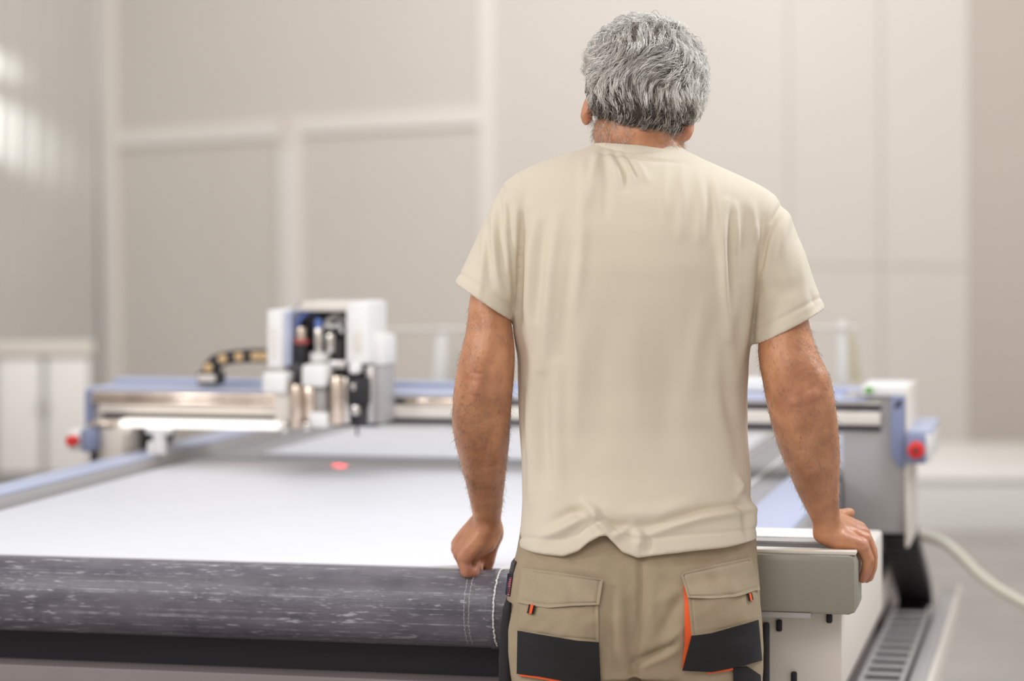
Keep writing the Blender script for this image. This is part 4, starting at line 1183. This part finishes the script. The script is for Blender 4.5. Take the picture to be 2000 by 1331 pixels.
# right seat pocket
patch('piping', [(1335, 1140), (1338, 1142)], [(1336, 1168), (1344, 1170)], M['orange'], .006, .003, 5, 8, 0, 'orange edge piping')
patch('piping', [(1337, 1165), (1346, 1166)], [(1337.5, 1262), (1352, 1264)], M['orange'], .0062, .003, 6, 20, 0, 'orange edge piping')
patch('piping', [(1337.5, 1260), (1352, 1262)], [(1332, 1306), (1340, 1308)], M['orange'], .0062, .003, 6, 10, 0, 'orange edge piping')
patch('pocket', [(1343, 1160), (1410, 1160), (1483, 1146)], [(1351, 1247), (1410, 1236), (1482, 1216)], M['cloth'], .007, .006, 44, 24, .0036, seam=.0014)
patch('pocket_flap', [(1331, 1126), (1337, 1119), (1400, 1104), (1467, 1089)], [(1343, 1168), (1390, 1170), (1435, 1167), (1485, 1152)], M['flap'], .012, .004, 48, 24, .0050, seam=.0016)
patch('pocket_patch', [(1351, 1243), (1390, 1238), (1440, 1224), (1482, 1212)], [(1333, 1311), (1390, 1314), (1450, 1302), (1489, 1291)], M['blackcloth'], .010, .004, 30, 16, .0012, 'black canvas pocket reinforcement')
patch('pull_tab', [(1460, 1160), (1469, 1159)], [(1463, 1175), (1472, 1172)], M['blackcloth'], .0125, .003, 6, 6, 0, 'black tab with orange stripe')
patch('tab_stripe', [(1463, 1160), (1467, 1159.5)], [(1466, 1174.5), (1470, 1173.5)], M['orange'], .0145, .002, 4, 6, 0)
patch('leg_panel', [(1432, 1306), (1460, 1303), (1486, 1320)], [(1434, 1372), (1460, 1376), (1490, 1376)], M['blackcloth'], .006, .004, 14, 14, 0, 'black canvas leg panel')
patch('piping', [(1382, 1313), (1420, 1308), (1432, 1305)], [(1382, 1317), (1420, 1312), (1432, 1309)], M['orange'], .0075, .003, 10, 3, 0, 'orange edge piping')
# waistband and brand tag, black side pocket on the left hip
patch('waistband', [(1130, 1030), (1185, 1022), (1260, 1026)], [(1130, 1052), (1185, 1050), (1260, 1052)], M['cloth'], .006, .004, 20, 6, 0)
bt = patch('brand_tag', [(991.5, 1121), (1001, 1123.5)], [(986.5, 1162), (995, 1166)], M['navy'], .006, .003, 6, 10, 0, 'small navy tag with worn red lettering')
for k in range(9):
    y = 1127.5 + k * 4.1; x = 997.2 - (y - 1127) * .125
    patch('tag_letter', [(x - 2.2, y), (x + 2.0, y + .4)], [(x - 2.4, y + 2.6), (x + 1.8, y + 3.0)], M['tagred'], .0075, .0012, 3, 3, 0)
sp = [ring(x0, x1, y, 4.075, 4.165, 24, 2.6) for y, x0, x1 in ((1172, 989, 1000), (1190, 982, 1004), (1230, 977, 1006), (1290, 974, 1006), (1340, 974, 1004), (1420, 978, 1002))]
v, f = loft(sp); me = mesh_np('side_pocket', v, f)
b = bmesh.new(); b.from_mesh(me); bmesh.ops.recalc_face_normals(b, faces=b.faces); b.to_mesh(me); b.free()
o = link('side_pocket', me, M['blackcloth'], trs, True); o['label'] = 'black holster pocket at the left hip'
v, f = loft([ring(a_, b_, y, 4.10, 4.15, 20, 2.2) for y, a_, b_ in ((1094, 1003, 1010), (1100, 998, 1010), (1110, 996, 1010), (1124, 993, 1006))])
me = mesh_np('side_pocket_edge', v, f)
b = bmesh.new(); b.from_mesh(me); bmesh.ops.recalc_face_normals(b, faces=b.faces); b.to_mesh(me); b.free()
link('side_pocket_edge', me, M['dark'], trs, True)
# boots
for Lg in legs:
    _, l, r = Lg[-1]
    cx = un((l + r) / 2, 0, 4.12)[0]
    R_ = []
    for z, hx, y0, y1 in ((0.0, .045, 4.02, 4.30), (0.03, .052, 4.01, 4.31), (.06, .05, 4.02, 4.29), (.085, .048, 4.03, 4.23), (.12, .046, 4.03, 4.19), (.17, .047, 4.03, 4.18)):
        t = np.linspace(0, 2 * math.pi, 28, endpoint=False)
        R_.append(np.stack([cx + hx * np.cos(t), (y0 + y1) / 2 + (y1 - y0) / 2 * np.sin(t), np.full(28, z)], 1))
    v, f = loft(R_); me = mesh_np('boot', v, f)
    b = bmesh.new(); b.from_mesh(me); bmesh.ops.recalc_face_normals(b, faces=b.faces); b.to_mesh(me); b.free()
    link('boot', me, M['boot'], man, True)

# ------------------------------------------------------------------ hair
CROWN = np.array([.022, -.030, .09]); CROWN /= np.linalg.norm(CROWN)
def hair_mask(u):
    """1 where hair grows (unit directions in head space), 0 below the hairline"""
    back = -u[:, 1]; z = u[:, 2]
    line = np.where(back > 0, -.89 + .36 * np.clip(np.abs(u[:, 0]) - .62, 0, 1), -.62 + .62 * np.clip(-back * 1.6, 0, 1.6) + .25 * np.clip(-back * 4, 0, 1))
    line = line - .10 * u[:, 0] * (back > 0) + np.where(u[:, 0] < 0, 7.0, 1.6) * np.clip(np.abs(u[:, 0]) - .78, 0, .12) * (back > -.1)
    return np.clip((z - line) / .14, 0, 1)
def skull_r(u): return 1 / np.sqrt(((u / SKR) ** 2).sum(1))
def cap_r(u):
    m = hair_mask(u); m = m * m * (3 - 2 * m)
    th = .0125 + .008 * np.clip(np.abs(u[:, 0]), 0, 1) * (u[:, 2] > -.6) + .006 * np.clip(-u[:, 1], 0, 1)
    th = th + .0022 * vnoise(u, 9, 21) + .0012 * vnoise(u, 22, 22)
    return skull_r(u) + th * m - .006 * (1 - m)
nu, nv = 120, 70
U = []
for j in range(nv + 1):
    ph = math.pi * (j + .001) / (nv + .002)
    for i in range(nu):
        a = 2 * math.pi * i / nu
        U.append((math.sin(ph) * math.cos(a), math.sin(ph) * math.sin(a), math.cos(ph)))
U = np.array(U)
capV = HC + (U * cap_r(U)[:, None]) @ HR.T
capF = [(j * nu + i, j * nu + (i + 1) % nu, (j + 1) * nu + (i + 1) % nu, (j + 1) * nu + i) for j in range(nv) for i in range(nu)]
capT = .12 + .1 * vnoise(U, 14, 3) - .22 * np.clip(-.25 - U[:, 2], 0, .4) / .4

HV, HF, HT = [capV], list(capF), [capT]
ho_ = len(capV)
def add_strand(P, r0, tone, taper=True):
    """P (m,3) world points -> thin 3-sided tube"""
    global ho_
    m = len(P)
    d = np.gradient(P, axis=0); d /= np.linalg.norm(d, axis=1)[:, None] + 1e-9
    x = np.cross(d, [.31, .77, .55]); x /= np.linalg.norm(x, axis=1)[:, None] + 1e-9
    y = np.cross(d, x)
    rr = r0 * (np.linspace(1, .25, m) if taper else np.ones(m))
    V = np.stack([P + (x * math.cos(k * 2.0944) + y * math.sin(k * 2.0944)) * rr[:, None] for k in range(3)], 1).reshape(-1, 3)
    HV.append(V); HT.append(np.full(len(V), tone))
    for i in range(m - 1):
        for k in range(3):
            HF.append((ho_ + i * 3 + k, ho_ + i * 3 + (k + 1) % 3, ho_ + i * 3 + 3 + (k + 1) % 3, ho_ + i * 3 + 3 + k))
    ho_ += len(V)

def flow(u):
    """growth direction on the head (unit dirs -> tangents)"""
    d = u - CROWN[None]
    d = d - (d * u).sum(1)[:, None] * u
    d /= np.linalg.norm(d, axis=1)[:, None] + 1e-6
    side = np.cross(u, d)
    sw = 0.55 * np.sin(u[:, 2] * 7 + 1.1) + .5 * vnoise(u, 7, 31) * 2.2
    sw = sw + .5 * np.exp(-((u[:, 2] - .1) / .35) ** 2) * (u[:, 0] < .35) * (u[:, 1] < 0)
    d = d + side * sw[:, None] * -1
    return d / (np.linalg.norm(d, axis=1)[:, None] + 1e-6)

hr = np.random.default_rng(5)
NCL = 1900
cu = hr.normal(size=(NCL * 5, 3)); cu /= np.linalg.norm(cu, axis=1)[:, None]
cu = cu[(hair_mask(cu) > .25) & ~((cu[:, 0] < -.78) & (cu[:, 2] < .14) & (cu[:, 1] > -.62))]
keep = hr.random(len(cu)) < np.where(cu[:, 1] < .35, 1.0, .45)
cu = cu[keep][:NCL]
for c in cu:
    ln = hr.uniform(.026, .046); nseg = 8
    if c[2] < -.35: ln *= .75
    if c[0] < -.72 and c[2] < .25: ln *= .55
    lift = hr.uniform(.0005, .0135) * (1 - .5 * (c[2] < -.4)); wav = hr.normal(0, .0036); ph = hr.uniform(0, 6.3)
    u = c[None].copy(); path = []; r0 = cap_r(u)[0]
    for s in range(nseg):
        t = s / (nseg - 1)
        f = flow(u)[0]
        sd = np.cross(u[0], f)
        base = cap_r(u)[0] if hair_mask(u)[0] > .5 else max(skull_r(u)[0] + .004, r0 - .010 * t)
        h = -.003 + lift * math.sin(math.pi * min(1, t * 1.15 + .05)) + .0018 * t
        path.append(u[0] * (base + h) + sd * wav * math.sin(ph + t * 5.5) * t)
        u = u + (f * ln / nseg / base)[None]; u /= np.linalg.norm(u, axis=1)[:, None]
    path = np.array(path)
    low = np.clip((-c[2] - .12) / .38, 0, 1)
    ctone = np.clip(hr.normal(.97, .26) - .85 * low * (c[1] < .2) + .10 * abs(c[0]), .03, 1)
    if c[2] > .55: ctone = np.clip(ctone - .05, 0, 1)
    ns = int(hr.integers(7, 12))
    for q in range(ns):
        off = hr.normal(size=3) * .0034
        off2 = hr.normal(size=3) * .0010
        t = np.linspace(0, 1, nseg)[:, None]
        P = path + off * (1 - t) + off2 * t
        kk = hr.integers(nseg - 3, nseg + 1)
        add_strand(HC + P[:kk] @ HR.T, hr.uniform(.00038, .00068), float(np.clip(ctone + hr.normal(0, .20), 0, 1)))
# fly-away hairs round the silhouette
for c in cu[::3]:
    u = c[None].copy(); path = []
    for s in range(6):
        t = s / 5; f = flow(u)[0]
        path.append(u[0] * (cap_r(u)[0] + .002 + .009 * t * hr.uniform(.4, 1.2)) + hr.normal(0, .0006, 3))
        u = u + (f * .006 / .1)[None]; u /= np.linalg.norm(u, axis=1)[:, None]
    add_strand(HC + np.array(path) @ HR.T, .00028, float(np.clip(hr.normal(.75, .15), 0, 1)))
mh = mesh_np('hair', np.concatenate(HV), HF)
at = mh.attributes.new('tone', 'FLOAT', 'POINT'); at.data.foreach_set('value', np.clip(np.concatenate(HT), 0, 1).astype(np.float32))
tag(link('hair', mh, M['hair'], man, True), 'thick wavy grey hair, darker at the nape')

# short hairs on the neck and arms, rooted on the skin
HV, HF, HT = [], [], []; ho_ = 0
bv = get_v(bmesh_skin); bn = get_n(bmesh_skin); px, py = to_px(bv)
def fuzz(sel, count, ln, r, tone, dirw, seed):
    h = np.random.default_rng(seed)
    idx = np.nonzero(sel)[0]
    if not len(idx): return
    for i in h.choice(idx, count):
        nrm = bn[i]; d = np.array(dirw(px[i], py[i]), float); d = d - (d @ nrm) * nrm; d /= np.linalg.norm(d) + 1e-6
        d = d + h.normal(0, .35, 3) + nrm * h.uniform(.12, .5); d /= np.linalg.norm(d)
        L = ln * h.uniform(.5, 1.3); c = h.normal(0, .25, 3) * L
        t = np.linspace(0, 1, 4)[:, None]
        P = bv[i] + h.normal(0, .001, 3) + d * L * t + c * t * t
        add_strand(P, r, float(np.clip(h.normal(tone, .12), 0, 1)))
neck = (py > 225) & (py < 292) & (bn[:, 1] < .5) & (px > 1150) & (px < 1340)
fuzz(neck & (px < 1228), 620, .016, .00026, .5, lambda x, y: (.55, 0, -.5), 41)
fuzz(neck & (px > 1296), 420, .014, .00026, .45, lambda x, y: (-.4, 0, -.7), 42)
fuzz(neck & (py < 262), 160, .010, .00026, .35, lambda x, y: (.1, 0, -1), 43)
if HV:
    mf = mesh_np('neck_hair', np.concatenate(HV), HF)
    at = mf.attributes.new('tone', 'FLOAT', 'POINT'); at.data.foreach_set('value', np.concatenate(HT).astype(np.float32))
    tag(link('neck_hair', mf, M['hair'], man), 'short grey beard and nape hairs', kind='stuff')
HV, HF, HT = [], [], []; ho_ = 0
armL = (px > 870) & (px < 1006) & (py > 600) & (py < 1000)
armR = (px > 1470) & (px < 1645) & (py > 640) & (py < 1000)
fuzz(armL & (py > 760), 1700, .010, .00019, .22, lambda x, y: (-.35, 0, -1), 51)
fuzz(armL & (py <= 760), 500, .009, .00018, .22, lambda x, y: (.3, 0, -1), 52)
fuzz(armR, 1900, .009, .00019, .2, lambda x, y: (.3, 0, -1), 53)
mf = mesh_np('arm_hair', np.concatenate(HV), HF)
at = mf.attributes.new('tone', 'FLOAT', 'POINT'); at.data.foreach_set('value', np.concatenate(HT).astype(np.float32))
tag(link('arm_hair', mf, M['hair'], man), 'fine dark hairs on the forearms', kind='stuff')
